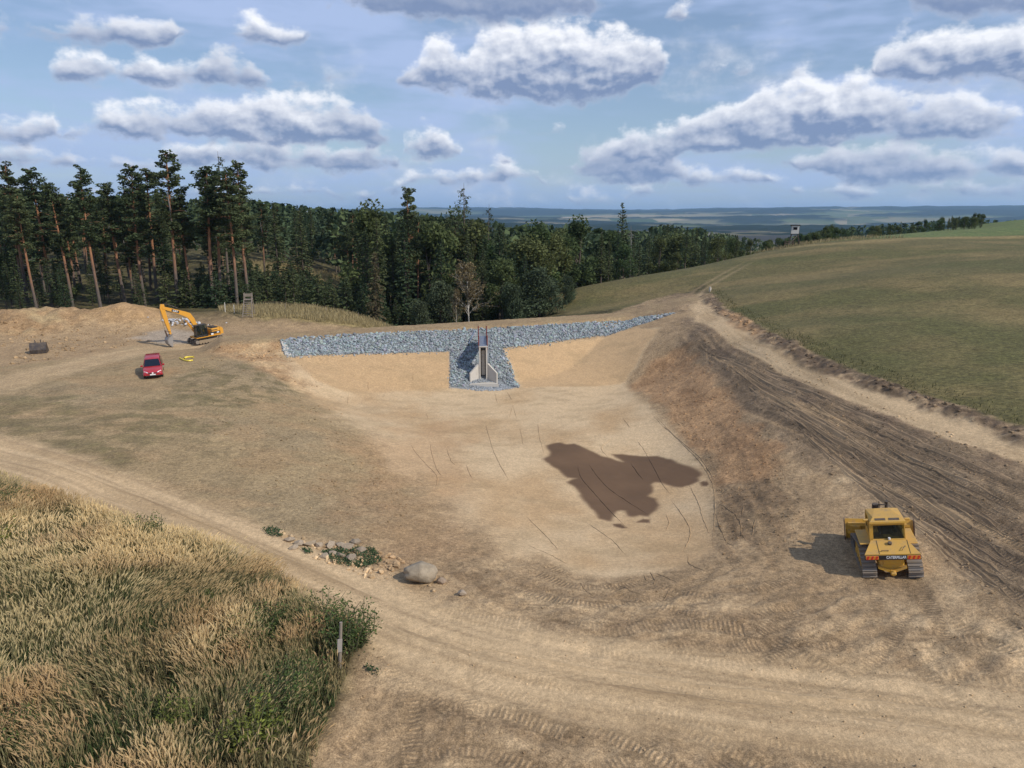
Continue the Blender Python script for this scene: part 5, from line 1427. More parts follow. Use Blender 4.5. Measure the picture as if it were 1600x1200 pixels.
    bk = MB(); outer = [(4.72, 2.20), (5.30, 1.95), (5.62, 1.45), (5.60, 0.95), (5.30, 0.50), (4.98, 0.28)]; inner = [(5.04, 0.36), (5.28, 0.60), (5.50, 1.0), (5.50, 1.42), (5.22, 1.82), (4.78, 2.06)]
    bk.prism(outer + inner, -0.48, 0.62)
    for x in (-0.48, 0.58): bk.prism([(4.72, 2.18), (5.30, 1.94), (5.60, 1.45), (5.58, 0.95), (5.30, 0.50), (4.98, 0.28), (4.82, 1.2)], x, x + 0.04)
    for k in range(5): bk.box((-0.40 + k * 0.235, 4.90, 0.22), (0.09, 0.26, 0.07), rot=(rad(40), 0, 0))
    bk.build('bucket', paint_once('polished_bucket_steel', (0.30, 0.28, 0.26)), e)
    return e
_once = {}
def paint_once(name, c):
    if name not in _once: _once[name] = paint_mat(name, c, 0.5, 0.4, metal=0.3)
    return _once[name]
EXCAVATOR = excavator()

# ------------------------------------------------------------------ red car
def car():
    g = G(240, 592); los = Vector((-g[0], -g[1])).normalized()
    a = math.atan2(los.y, los.x) - rad(3); hd = Vector((math.cos(a), math.sin(a)))
    X, Y = g[0] - hd.x * 1.8, g[1] - hd.y * 1.8
    e = empty('red_car', (X, Y, float(hz(X, Y)) + 0.01), rot=slope_rot(X, Y, hd.x, hd.y))
    e.scale = (0.88,) * 3
    tag(e, 'small red van facing the camera on the earth left of the basin', 'car')
    def sec(y, zl, zs, zr, wl, ws, wr):     # sill, shoulder, roof
        return [(-wl, y, zl), (-wl - 0.02, y, (zl + zs) / 2), (-ws, y, zs), (-wr, y, zr), (-wr * 0.6, y, zr + 0.03), (wr * 0.6, y, zr + 0.03), (wr, y, zr), (ws, y, zs), (wl + 0.02, y, (zl + zs) / 2), (wl, y, zl)]
    lower = MB()
    ys = [(-2.18, .42, .95, .62, .80), (-2.05, .34, 1.02, .86, .86), (-1.2, .28, 1.05, .89, .89), (0.6, .28, 1.03, .89, .89), (1.0, .28, 1.02, .89, .88), (1.75, .30, .90, .88, .84), (2.05, .34, .74, .86, .78), (2.18, .40, .60, .74, .66)]
    secs = []
    for y, zl, zs, wl, ws in ys:
        secs.append([(-wl, y, zl), (-wl - 0.01, y, (zl + zs) / 2), (-ws, y, zs - 0.05), (-ws * 0.9, y, zs), (ws * 0.9, y, zs), (ws, y, zs - 0.05), (wl + 0.01, y, (zl + zs) / 2), (wl, y, zl)])
    lower.loft(secs); bo = lower.build('body', M_RED, e, smooth=True)
    gh = MB()
    gsec = [[(-0.82, 1.12, 1.00), (0.82, 1.12, 1.00), (0.82, 1.05, 1.02), (-0.82, 1.05, 1.02)]]
    def ring(y, zr, wr, wb): return [(-wb, y, 1.0), (-wr, y, zr - 0.06), (-wr * 0.88, y, zr), (wr * 0.88, y, zr), (wr, y, zr - 0.06), (wb, y, 1.0)]
    gh.loft([ring(1.08, 1.06, .80, .84), ring(0.38, 1.66, .68, .87), ring(0.1, 1.76, .68, .88), ring(-0.8, 1.82, .69, .88), ring(-1.7, 1.80, .68, .88), ring(-2.10, 1.70, .66, .86)])
    ro = gh.build('roof', M_RED, e, smooth=True)
    MB().poly([(-0.76, 1.085, 1.08), (0.76, 1.085, 1.08), (0.62, 0.40, 1.665), (-0.62, 0.40, 1.665)], [(0, 1, 2, 3)]).build('windscreen', M_CARG, e)
    for s in (-1, 1):
        MB().poly([(s * 0.882, 0.82, 1.07), (s * 0.895, -0.05, 1.07), (s * 0.735, -0.05, 1.66), (s * 0.725, 0.36, 1.60)], [(0, 1, 2, 3)]).build('side_window', M_CARG, e)
        MB().poly([(s * 0.895, -0.15, 1.07), (s * 0.895, -1.05, 1.07), (s * 0.735, -1.05, 1.68), (s * 0.735, -0.15, 1.67)], [(0, 1, 2, 3)]).build('side_window', M_CARG, e)
        MB().box((s * 0.99, 0.78, 1.10), (0.22, 0.12, 0.18), bev=0.04).build('mirror', M_RED, e)
        MB().poly([(s * 0.76, 2.075, 0.62), (s * 0.42, 2.165, 0.60), (s * 0.44, 2.125, 0.73), (s * 0.78, 1.94, 0.82)], [(0, 1, 2, 3)]).build('headlight', M_LAMP, e)
        for y in (1.36, -1.36):
            w = MB().cyl((s * 0.70, y, 0.32), (s * 0.90, y, 0.32), 0.32, n=18).build('wheel', M_RUBBER, e)
            MB().cyl((s * 0.88, y, 0.32), (s * 0.915, y, 0.32), 0.20, n=12).build('rim', M_CHROME, w)
    MB().box((0, 2.165, 0.60), (0.86, 0.04, 0.10), bev=0.01).build('grille', M_BLK, e)
    MB().box((0, 2.14, 0.36), (1.3, 0.10, 0.10), bev=0.02).build('lower_bumper', M_BLK, e)
    MB().box((0, 2.205, 0.47), (0.52, 0.02, 0.11)).build('number_plate', M_WHITE, e)
    em = MB().cyl((0, 2.185, 0.625), (0, 2.20, 0.625), 0.085, n=16).build('emblem', M_WHITE, e)
    return e
M_CARG = paint_mat('car_glass', (0.008, 0.012, 0.022), 0.05, 0.0)
CAR = car()

# ------------------------------------------------------------------ stone on the dam face
ICO_V = np.array([(0, -.526, .851), (0, .526, .851), (0, -.526, -.851), (0, .526, -.851), (.851, 0, .526), (.851, 0, -.526), (-.851, 0, .526), (-.851, 0, -.526), (-.526, .851, 0), (.526, .851, 0), (-.526, -.851, 0), (.526, -.851, 0)])
ICO_F = np.array([(0, 4, 1), (0, 1, 6), (1, 8, 6), (1, 9, 8), (1, 4, 9), (4, 5, 9), (5, 3, 9), (3, 8, 9), (3, 7, 8), (3, 2, 7), (2, 10, 7), (2, 11, 10), (2, 5, 11), (5, 4, 11), (4, 0, 11), (0, 10, 11), (0, 6, 10), (6, 7, 10), (6, 8, 7), (2, 3, 5)])
def rocks(P, size, rng, cols, flat=(0.65, 1.0)):
    n = len(P)
    v = ICO_V[None] * (1 + rng.normal(size=(n, 12, 1)) * 0.20)
    v = v * (np.stack([rng.uniform(.75, 1.25, n), rng.uniform(.75, 1.25, n), rng.uniform(*flat, n)], 1) * np.broadcast_to(size, n)[:, None])[:, None, :]
    a = rng.uniform(0, 6.28, n); b_ = rng.normal(size=n) * 0.5; c, s = np.cos(a), np.sin(a); c2, s2 = np.cos(b_), np.sin(b_)
    x, y, z = v[..., 0], v[..., 1], v[..., 2]
    y, z = y * c2[:, None] - z * s2[:, None], y * s2[:, None] + z * c2[:, None]
    x, y = x * c[:, None] - y * s[:, None], x * s[:, None] + y * c[:, None]
    v = np.stack([x, y, z], -1) + P[:, None, :]
    f = ICO_F[None] + (np.arange(n) * 12)[:, None, None]
    return v.reshape(-1, 3), f.reshape(-1, 3), np.repeat(cols, 12, 0)
def scatter(poly, dens, rng):
    poly = np.asarray(poly, float); lo, hi = poly.min(0), poly.max(0)
    n = int((hi[0] - lo[0]) * (hi[1] - lo[1]) * dens)
    p = rng.uniform(lo, hi, (n, 2))
    return p[poly_sdf(p[:, 0], p[:, 1], poly) < 0]
def tint_mat(name, rough=0.9, nscale=9.0, lo=0.75, hi=1.25, spec=0.3):
    m, nt, b = mat(name)
    at = nt.node('ShaderNodeAttribute', attribute_name='tint'); g_ = nt.node('ShaderNodeNewGeometry')
    k = nt.ramp(nt.noise(g_.outputs['Position'], nscale, 4, 0.6), 0.25, 0.75, lo, hi, False)
    s = nt.vmath('SCALE', at.outputs['Color']); nt.link(k, s.node.inputs[3])
    nt.link(s, b.inputs['Base Color']); b.inputs['Roughness'].default_value = rough; b.inputs['Specular IOR Level'].default_value = spec
    return m
M_STONE = tint_mat('quarry_stone', 0.8, 14.0)
M_CLOD = tint_mat('earth_clods', 0.95, 9.0)
rng = np.random.default_rng(301)
TOWER = np.array(G(755, 598)); TDIR = np.array((-DAM_N[0], -DAM_N[1])); TDIR = np.array((0.0, 1.0))
RIP = GL([(438,531),(441,545),(447,557),(470,556),(520,554),(600,552),(703,549),(705,575),(703,604),(722,604),(738,592),(746,582),(748,540),(744,520),(768,520),(766,545),(764,580),(780,592),(802,605),(811,605),(800,575),(785,544),(850,537),(930,525),(985,512),(1012,504),(1057,489),(1000,496),(900,505),(760,514),(600,520),(500,525)])
p = scatter(RIP, 36, rng)
sz = rng.uniform(0.08, 0.16, len(p))
P3 = np.c_[p, hz(p[:, 0], p[:, 1]) + sz * 0.35]
g_ = rng.uniform(0.18, 0.40, len(p))[:, None] * np.array([[0.91, 1.0, 1.01]]) * (1 + rng.normal(size=(len(p), 3)) * 0.05)
R_ = Acc(); R_.add(*rocks(P3, sz, rng, g_))
big = rng.choice(len(p), 140, replace=False)                     # a scatter of larger blocks, and strays below the lower edge
R_.add(*rocks(np.c_[p[big], hz(p[big, 0], p[big, 1]) + 0.10], rng.uniform(0.16, 0.26, len(big)), rng, g_[big] * 0.95))
lowe = smooth_line(GL([(447,557),(520,554),(600,552),(703,549)]), 30); lowr = smooth_line(GL([(785,544),(850,537),(930,525),(985,512)]), 30)
st_ = np.vstack([lowe, lowr, smooth_line(GL([(705,552),(704,580),(703,604)]), 20), smooth_line(GL([(787,546),(800,575),(811,605)]), 20)]); st_ = st_[rng.uniform(0, 1, len(st_)) < 0.75]
st_ = st_ + np.c_[rng.normal(size=len(st_)) * 0.12, -np.abs(rng.normal(size=len(st_))) * 0.22]
R_.add(*rocks(np.c_[st_, hz(st_[:, 0], st_[:, 1]) + 0.03], rng.uniform(0.05, 0.13, len(st_)), rng, rng.uniform(0.18, 0.42, len(st_))[:, None] * np.array([[0.95, 1, 0.98]])))
tag(obj('riprap', R_.mesh('riprap', M_STONE)), 'blue grey broken stone covering the dam face', 'stones', kind='stuff')
# bedding of crushed stone under it
A2 = Acc()
rv = RIP; cx_ = rv.mean(0)
AP = GL([(722,606),(738,594),(770,590),(803,607),(775,611),(745,611)])
pp = scatter(AP, 60, rng); s2_ = rng.uniform(0.05, 0.10, len(pp))
A2.add(*rocks(np.c_[pp, hz(pp[:, 0], pp[:, 1]) + 0.02], s2_, rng, rng.uniform(0.22, 0.4, len(pp))[:, None] * np.array([[0.95, 1, 1.04]])))
tag(obj('gravel_apron', A2.mesh('gravel_apron', M_STONE)), 'grey gravel apron in front of the outlet tower', 'gravel', kind='stuff')
LP = GL([(439,534),(446,556),(456,556),(447,536)])
lpz = [(x, y, float(hz(x, y)) + 0.10) for x, y in LP]
tag(MB().poly(lpz + [(x, y, z - 0.25) for x, y, z in lpz], [(0, 1, 2, 3), (7, 6, 5, 4), (0, 4, 5, 1), (1, 5, 6, 2), (2, 6, 7, 3), (3, 7, 4, 0)]).build('stone_slab', M_CONC), 'smooth grey strip closing the left end of the stone facing', 'slab', kind='thing')
# heap of pale stone behind the excavator
hp = G(285, 507)
q = rng.normal(size=(90, 2)) * np.array([1.5, 0.6]) + hp
zz = hz(q[:, 0], q[:, 1]) + 0.75 * np.exp(-((q[:, 0] - hp[0]) / 1.7) ** 2 - ((q[:, 1] - hp[1]) / 0.9) ** 2)
HPa = Acc(); HPa.add(*rocks(np.c_[q, zz], rng.uniform(0.08, 0.2, len(q)), rng, rng.uniform(0.3, 0.6, len(q))[:, None] * np.array([[1, 1, 1.02]])))
tag(obj('stone_heap', HPa.mesh('stone_heap', M_STONE)), 'heap of pale grey stones behind the excavator arm', 'stone heap', kind='stuff')

# ------------------------------------------------------------------ outlet tower
def outlet():
    zf = float(hz(TOWER[0], TOWER[1])) - 0.02
    e = empty('outlet_tower', (TOWER[0], TOWER[1] + 0.6, zf), rz=rad(3))
    tag(e, 'concrete outlet tower with open front and wing walls in the dam face', 'outlet tower')
    H = 3.85
    w = 0.44
    for s in (-1, 1):
        MB().box((s * (w - 0.08), 0.55, H / 2 - 0.3), (0.15, 1.25, H + 0.6), bev=0.015).build('side_wall', M_CONC, e)
    MB().box((0, 1.10, H / 2 - 0.3), (2 * w - 0.32, 0.15, H + 0.58)).build('back_wall', M_CONC, e)
    MB().box((0, 0.30, 0.02), (2 * w - 0.32, 1.4, 0.12)).build('sill', M_CONC, e)
    for s in (-1, 1): MB().box((s * (w - 0.21), 0.62, H / 2), (0.07, 0.07, H - 0.1)).build('stoplog_channel', M_DSTEEL, e)
    for k in range(8): MB().box((0, 0.62, 0.75 + k * 0.34), (2 * w - 0.52, 0.05, 0.325)).build('stop_plank', M_CONC, e)
    MB().cyl((0, 1.03, 0.38), (0, 1.01, 0.38), 0.24, n=20).build('pipe_mouth', M_BLK, e)
    MB().box((0, -0.06, H - 0.06), (2 * w + 0.06, 0.10, 0.12), bev=0.01).build('front_beam', M_CONC, e)
    # steel cover sheet runs back to the crest, red railings beside it
    L = 6.2
    z1 = float(hz(TOWER[0], TOWER[1] + 0.6 + L)) - zf + 0.25
    sh = MB(); sh.poly([(-w + 0.05, 0.0, H + 0.02), (w - 0.05, 0.0, H + 0.02), (w - 0.05, L, max(z1, H + 0.05)), (-w + 0.05, L, max(z1, H + 0.05)), (-w + 0.05, 0.0, H - 0.02), (w - 0.05, 0.0, H - 0.02), (w - 0.05, L, max(z1, H + 0.05) - 0.04), (-w + 0.05, L, max(z1, H + 0.05) - 0.04)],
                       [(0, 1, 2, 3), (7, 6, 5, 4), (0, 4, 5, 1), (1, 5, 6, 2), (2, 6, 7, 3), (3, 7, 4, 0)])
    sh.build('cover_sheet', M_ZINC, e)
    for s in (-1, 1):
        MB().prism([(0.3, H - 0.5), (L, H - 0.5), (L, max(z1, H) + 0.30), (0.9, H + 0.42), (0.3, H + 0.1)], s * (w + 0.02) - 0.025, s * (w + 0.02) + 0.025).build('side_plate', M_REDP, e)
        for y in (1.4, 5.9): MB().cyl((s * (w + 0.02), y, H - 0.2), (s * (w + 0.02), y, H + (1.25 if y > 3 else 0.9)), 0.065, n=8).build('red_post', M_REDP, e)
    # wing walls
    for s in (-1, 1):
        x0, x1 = s * w, s * (w + 0.95)
        MB().poly([(x0, 0.02, -0.4), (x1, -0.75, -0.4), (x1, -0.75, 1.05), (x0, 0.02, 1.95), (x0 + s * 0.16, 0.16, -0.4), (x1 + s * 0.12, -0.62, -0.4), (x1 + s * 0.12, -0.62, 1.05), (x0 + s * 0.16, 0.16, 1.95)],
                  [(0, 1, 2, 3), (7, 6, 5, 4), (0, 4, 5, 1), (1, 5, 6, 2), (2, 6, 7, 3), (3, 7, 4, 0)]).build('wing_wall', M_CONC, e)
    MB().poly([(-1.5, -1.3, 0.03), (1.6, -1.3, 0.03), (0.5, 0.3, 0.03), (-0.5, 0.3, 0.03), (-1.5, -1.3, -0.3), (1.6, -1.3, -0.3), (0.5, 0.3, -0.3), (-0.5, 0.3, -0.3)], [(0, 1, 2, 3), (7, 6, 5, 4), (0, 4, 5, 1), (1, 5, 6, 2), (2, 6, 7, 3), (3, 7, 4, 0)]).build('floor_slab', M_CONC, e)
outlet()
a0, a1 = G(742, 521), G(732, 541)
tag(MB().tube([(a0[0], a0[1], float(hz(*a0)) + 0.3), (a1[0], a1[1], float(hz(*a1)) + 0.28)], 0.05, 6).build('steel_rod', M_ZINC), 'thin pale rod lying on the stones left of the outlet tower', 'rod')

# ------------------------------------------------------------------ boulders
def boulder(name, px, py, r, label, seed, sq=(1.25, 0.9, 0.85), col=(0.31, 0.25, 0.175)):
    import bmesh
    bm = bmesh.new(); bmesh.ops.create_icosphere(bm, subdivisions=4, radius=1.0)
    rg = np.random.default_rng(seed); off = rg.uniform(0, 50, 3)
    planes = [(Vector(rg.normal(size=3)).normalized(), rg.uniform(0.72, 0.95)) for _ in range(9)]
    for v in bm.verts:
        n = v.co.normalized()
        k = 1 + 0.35 * (float(fbm(np.array(n.x * 1.6 + off[0]), np.array(n.y * 1.6 + n.z * 2.1 + off[1]), 3, seed)) - 0.5)
        c = n * k
        for pn, pd in planes:
            dd = c.dot(pn)
            if dd > pd: c = c - pn * (dd - pd) * 0.85
        v.co = Vector((c.x * sq[0] * r, c.y * sq[1] * r, c.z * sq[2] * r))
    me = bpy.data.meshes.new(name); bm.to_mesh(me); bm.free()
    me.polygons.foreach_set('use_smooth', np.ones(len(me.polygons), bool))
    m, nt, b = mat(name + '_rock')
    tcn = nt.node('ShaderNodeTexCoord'); n = nt.noise(tcn.outputs['Object'], 3.0, 6, 0.65); n2_ = nt.noise(tcn.outputs['Object'], 14.0, 4, 0.6)
    c_ = nt.mix(nt.ramp(n, 0.35, 0.65), tuple(np.array(col) * 0.8) + (1,), tuple(np.array(col) * 1.15) + (1,))
    nt.link(c_, b.inputs['Base Color']); b.inputs['Roughness'].default_value = 0.9
    bp = nt.node('ShaderNodeBump'); bp.inputs['Strength'].default_value = 0.7; bp.inputs['Distance'].default_value = 0.05; nt.link(n2_, bp.inputs['Height']); nt.link(bp.outputs[0], b.inputs['Normal'])
    me.materials.append(m)
    g = G(px, py); o = obj(name, me, loc=(g[0], g[1], float(hz(*g)) + r * sq[2] * 0.72)); o.rotation_euler = (0.08, 0.1, rg.uniform(-.3, .3))
    return tag(o, label, 'boulder')
boulder('boulder', 657, 908, 0.62, 'big rounded tan boulder beside the haul road', 5)
boulder('boulder', 690, 913, 0.20, 'small brown stone right of the big boulder', 8, col=(0.30, 0.22, 0.15))
boulder('boulder', 722, 932, 0.16, 'angular stone in the clods right of the boulders', 12, col=(0.33, 0.26, 0.19))
boulder('marker_stone', 1109, 456, 0.32, 'pale marker stone at the bend of the farm track', 15, sq=(.6, .6, 1.5), col=(0.52, 0.46, 0.38))

# ------------------------------------------------------------------ clods, pebbles and crumbs of earth
K_ = Acc(); rng = np.random.default_rng(401)
def clods(poly, dens, smin, smax, bright=1.0, power=2.2):
    p = scatter(poly, dens, rng)
    if len(p) == 0: return
    s = smin + (smax - smin) * rng.uniform(0, 1, len(p)) ** power
    keep = fbm(p[:, 0] * 0.5, p[:, 1] * 0.5, 3, 99) > rng.uniform(0.30, 0.62, len(p))
    p = p[keep]; s = s[keep]
    c = colat(p[:, 0], p[:, 1]) * bright * rng.uniform(0.75, 1.35, len(p))[:, None]
    K_.add(*rocks(np.c_[p, hz(p[:, 0], p[:, 1]) + s * 0.2], s, rng, c))
clods(GL([(1105,462),(1118,478),(1160,500),(1230,535),(1330,580),(1430,615),(1520,645),(1600,675),(1600,690),(1450,636),(1300,582),(1200,538),(1120,490)]), 6, 0.03, 0.16, 0.95)
clods(GL([(1000,588),(1060,545),(1110,575),(1155,640),(1215,700),(1225,750),(1180,770),(1125,765),(1090,700),(1040,650)]), 8, 0.015, 0.085, 1.0)
clods(GL([(1120,765),(1220,740),(1265,790),(1245,860),(1200,895),(1125,880)]), 12, 0.015, 0.07)
clods(GL([(1080,530),(1115,505),(1250,575),(1400,640),(1600,715),(1600,960),(1530,900),(1440,820),(1300,740),(1210,690),(1150,630)]), 5, 0.02, 0.085, 1.0)
clods(GL([(1230,740),(1330,760),(1440,840),(1600,990),(1600,940),(1440,800),(1330,730)]), 9, 0.02, 0.08, 1.05)
clods(GL([(640,890),(700,880),(800,900),(900,925),(1120,900),(1300,930),(1600,1010),(1600,1200),(500,1200),(540,1080),(600,1000),(700,1000),(900,1040),(780,960)]), 5, 0.012, 0.05, 0.95, 3.0)
clods(GL([(430,830),(520,845),(600,860),(640,880),(720,920),(660,935),(560,900),(440,850)]), 22, 0.03, 0.16, 1.1)
clods(GL([(560,985),(620,1010),(640,1060),(560,1130),(500,1190),(530,1090)]), 12, 0.015, 0.06)
clods(GL([(300,560),(440,540),(520,600),(560,700),(650,800),(600,850),(440,820),(340,700)]), 2.2, 0.02, 0.10, .85)
clods(GL([(0,500),(100,505),(200,500),(250,530),(120,555),(0,575)]), 3, 0.04, 0.2, .95)
clods(GL([(340,540),(440,530),(460,560),(400,570)]), 8, 0.03, 0.14, 1.1)
tag(obj('earth_clods', K_.mesh('earth_clods', M_CLOD)), 'loose clods and pebbles strewn over the worked earth', 'clods', kind='stuff')

# ------------------------------------------------------------------ blade ridges left on the earth
W_ = Acc(); rng = np.random.default_rng(511)
def ridge(P, w=0.05, h=0.032, tone=0.84):
    pl = smooth_line(np.asarray(P, float), 8); n = len(pl)
    d = np.gradient(pl, axis=0); d /= np.linalg.norm(d, axis=1)[:, None] + 1e-9; q = np.stack([-d[:, 1], d[:, 0]], 1)
    pl = pl + q * (fbm(np.arange(n) * 0.6, np.arange(n) * 0 + rng.uniform(0, 50), 2, 3) - 0.5)[:, None] * (0.08 if w < .08 else .25)
    t = np.linspace(0, 1, n); env = np.clip(np.minimum(t, 1 - t) * 6, 0.1, 1) * rng.uniform(0.55, 1.2, n)
    vs = []
    for k in (-1, 0, 1):
        pt = pl + q * (k * w * env)[:, None]
        vs.append(np.c_[pt, hz(pt[:, 0], pt[:, 1]) + (h * env if k == 0 else -0.015)])
    v = np.stack(vs, 1).reshape(-1, 3); i = np.arange(n - 1)[:, None] * 3
    f = np.concatenate([i + np.array([[0, 1, 4]]), i + np.array([[0, 4, 3]]), i + np.array([[1, 2, 5]]), i + np.array([[1, 5, 4]])])
    W_.add(v, f, np.repeat(colat(pl[:, 0], pl[:, 1]) * tone, 3, 0))
Z4 = lambda L: [(800 + a / 4, 640 + b / 4) for a, b in L]
LINES = [Z4(l) for l in [
 [(410,340),(430,420),(520,530),(600,620),(730,750)], [(480,340),(520,400),(600,490),(700,560),(860,660)], [(740,330),(780,390),(820,440)], [(850,300),(890,370),(930,450),(990,530)],
 [(620,180),(560,240),(600,300)], [(470,710),(560,770),(640,830),(710,910)], [(80,660),(170,750),(240,820),(300,890)], [(990,560),(1050,640),(1100,720),(1115,780),(1090,850),(1060,895)],
 [(1100,460),(1140,530),(1170,600),(1200,700),(1240,790)], [(160,60),(170,160),(200,280)], [(690,50),(740,120)], [(780,190),(830,260),(850,300)], [(960,650),(980,710),(960,760)],
 [(1100,900),(1105,960),(1150,990),(1210,1010)], [(100,850),(220,900),(350,970)], [(820,1030),(840,1070)], [(860,1010),(890,1060),(890,1100)], [(900,1020),(960,1050),(1030,1080)], [(980,1120),(950,1180)],
 [(660,1090),(740,1130),(800,1150)], [(420,1080),(470,1140),(520,1170)], [(1270,580),(1340,620),(1420,690),(1430,770),(1490,840)], [(1270,650),(1300,740),(1340,820),(1400,860)], [(1450,600),(1430,660)], [(1520,680),(1500,780)],
 [(850,0),(930,90),(1010,160),(1090,240),(1160,310),(1210,380),(1250,460),(1268,560),(1262,720),(1250,870)], [(880,20),(980,130),(1080,220),(1170,300),(1230,380),(1262,450)],
]] + [[(420 + a / 4, 470 + b / 4) for a, b in l] for l in [
 [(885,890),(920,950),(990,1030),(1050,1100),(1040,1180)], [(1005,880),(1020,960),(1050,1050),(1085,1105)], [(1350,740),(1370,830),(1410,950),(1460,1050),(1500,1120)], [(1110,920),(1140,1000),(1170,1030)],
 [(1410,570),(1430,640)], [(1490,570),(1520,620)], [(1525,650),(1550,740)], [(1525,650),(1500,740)], [(880,750),(920,690)], [(985,700),(995,740)], [(495,590),(493,650)], [(620,500),(622,560)], [(900,465),(902,500)], [(1230,1020),(1270,1110)], [(1570,790),(1590,900)],
]]
for L in LINES: ridge(GL(L))
for k in range(26):                                             # furrows along the stripped slope
    a = k / 25.0
    p0 = np.array((1085 + 60 * a, 528 + 60 * a)) if a < .5 else np.array((1115 + 170 * (a - .5) * 2, 558 + 150 * (a - .5) * 2))
    pl = [(p0[0] + (1600 - p0[0]) * t + rng.uniform(-6, 6), p0[1] + (722 + 240 * a - p0[1]) * (t ** 0.97) + rng.uniform(-3, 3)) for t in (0.0, .25, .5, .75, 1.0)]
    if a < 0.06: continue
    ridge(GL(pl), w=rng.uniform(.10, .22), h=rng.uniform(.015, .05), tone=rng.uniform(.84, 1.1))
for L in [[(0,722),(150,772),(300,832),(430,892),(560,952),(700,1008),(860,1050)], [(60,718),(220,778),(380,845),(520,905),(660,965)], [(400,885),(500,930),(620,985),(760,1030),(900,1062)], [(900,1062),(1100,1092),(1300,1115),(1600,1155)], [(700,1000),(900,1040),(1150,1076),(1400,1100),(1600,1130)]]:
    ridge(GL(L), w=.16, h=.035, tone=.9)
tag(obj('earth_ridges', W_.mesh('earth_ridges', M_CLOD)), 'thin dark ridges and furrows left by the blade', 'ridges', kind='stuff')

# ------------------------------------------------------------------ tall dry grass in the foreground
rng = np.random.default_rng(601)
def blades(P, H, W, lean, cols, plume=None, pcols=None):
    """bent grass stems, two segments each, with a feathery head"""
    n = len(P); A = Acc()
    side = rng.normal(size=(n, 2)); side /= np.linalg.norm(side, axis=1)[:, None]
    base = np.c_[P, hz(P[:, 0], P[:, 1]) - 0.03]
    mid = base + np.c_[lean * 0.30 * H[:, None], H * 0.60]; tip = base + np.c_[lean * 0.85 * H[:, None], H * (1.0 - 0.16 * np.linalg.norm(lean, axis=1))]
    s3 = np.c_[side, np.zeros(n)] * W[:, None]
    v = np.stack([base - s3, base + s3, mid + s3 * .8, mid - s3 * .8, tip], 1).reshape(-1, 3); b_ = np.arange(n)[:, None] * 5
    f = np.concatenate([b_ + np.array([[0, 1, 2]]), b_ + np.array([[0, 2, 3]]), b_ + np.array([[3, 2, 4]])])
    A.add(v, f, np.repeat(cols, 5, 0))
    if plume is not None:
        d = tip - mid; d /= np.linalg.norm(d, axis=1)[:, None]
        d2 = d + np.c_[lean * 0.55, -0.25 * np.ones(n)]; d2 /= np.linalg.norm(d2, axis=1)[:, None]
        L = plume; w = s3 / W[:, None] * (0.014 + 0.012 * rng.uniform(0, 1, n))[:, None]
        w2 = np.cross(d, w / (np.linalg.norm(w, axis=1)[:, None])) * np.linalg.norm(w, axis=1)[:, None]
        m1 = tip + d * (L * 0.40)[:, None]; m2 = tip + d * (L * 0.45)[:, None] + d2 * (L * 0.6)[:, None]
        for ww in (w, w2):
            v = np.stack([tip - d * 0.04, m1 - ww, m1 + ww, m2], 1).reshape(-1, 3); b_ = np.arange(n)[:, None] * 4
            f = np.concatenate([b_ + np.array([[0, 2, 1]]), b_ + np.array([[1, 2, 3]])])
            A.add(v, f, np.repeat(pcols, 4, 0))
    return A
M_GRASS = leaf_mat('dry_grass', (1, 1, 1, 1), (1, 1, 1, 1), 0.35)
gp = scatter(GR_W[(GR_W[:, 1] > -5)], 230, rng)
u_, v_ = project(gp[:, 0], gp[:, 1], np.full(len(gp), 1.0))
vis = (u_ > -60) & (u_ < 640) & (v_ < 1260); gp = gp[vis]
edge = poly_sdf(gp[:, 0], gp[:, 1], GR_W)
patch = fbm(gp[:, 0] * 0.22, gp[:, 1] * 0.28, 4, 611); fine = fbm(gp[:, 0] * 1.1, gp[:, 1] * 1.1, 3, 613)
gpx = project(gp[:, 0], gp[:, 1], np.full(len(gp), 1.0))
greenness = np.clip(sstep(0.47, 0.62, patch) * 0.6 + sstep(330, 460, gpx[0]) * sstep(0.33, 0.55, fine) * 0.95 + sstep(0.56, 0.72, fine) * 0.35, 0, 1)
clump = fbm(gp[:, 0] * 1.5, gp[:, 1] * 1.5, 3, 641); bare = fbm(gp[:, 0] * 0.45 + 20, gp[:, 1] * 0.45, 3, 643)
keep = rng.uniform(0, 1, len(gp)) < np.where(greenness > 0.55, 0.5, 0.95) * sstep(0.28, 0.52, clump) * np.where(bare > 0.60, 0.35, 1.0) * np.where(edge > -0.8, 0.6, 1.0)
gp, edge, patch, fine, greenness, clump = gp[keep], edge[keep], patch[keep], fine[keep], greenness[keep], clump[keep]
n = len(gp)
H = (0.42 + 0.5 * fine + 0.45 * clump + rng.normal(size=n) * 0.12) * np.clip(0.55 + -edge * 0.5, 0.5, 1.0)
dirn = fbm(gp[:, 0] * 0.16, gp[:, 1] * 0.16, 3, 617) * 9.0; ln = 0.18 + 0.75 * sstep(0.42, 0.66, fbm(gp[:, 0] * 0.35 + 9, gp[:, 1] * 0.35, 3, 619))
lean = np.c_[np.cos(dirn * .35 + .2), np.sin(dirn * .35 + .2) * .7] * ln[:, None] + rng.normal(size=(n, 2)) * 0.22
straw = np.array((0.60, 0.45, 0.245)); pale = np.array((0.70, 0.54, 0.29)); rus = np.array((0.48, 0.315, 0.155)); grn = np.array((0.10, 0.125, 0.045))
hue = fbm(gp[:, 0] * 0.3 + 40, gp[:, 1] * 0.3, 3, 623)[:, None]
pc = straw + (pale - straw) * sstep(0.45, 0.62, hue) + (rus - straw) * sstep(0.55, 0.38, hue) * 0.7
pc = pc * (1 - greenness[:, None] * 0.45) + grn * greenness[:, None] * 0.45
pc = pc * rng.uniform(0.85, 1.3, n)[:, None]
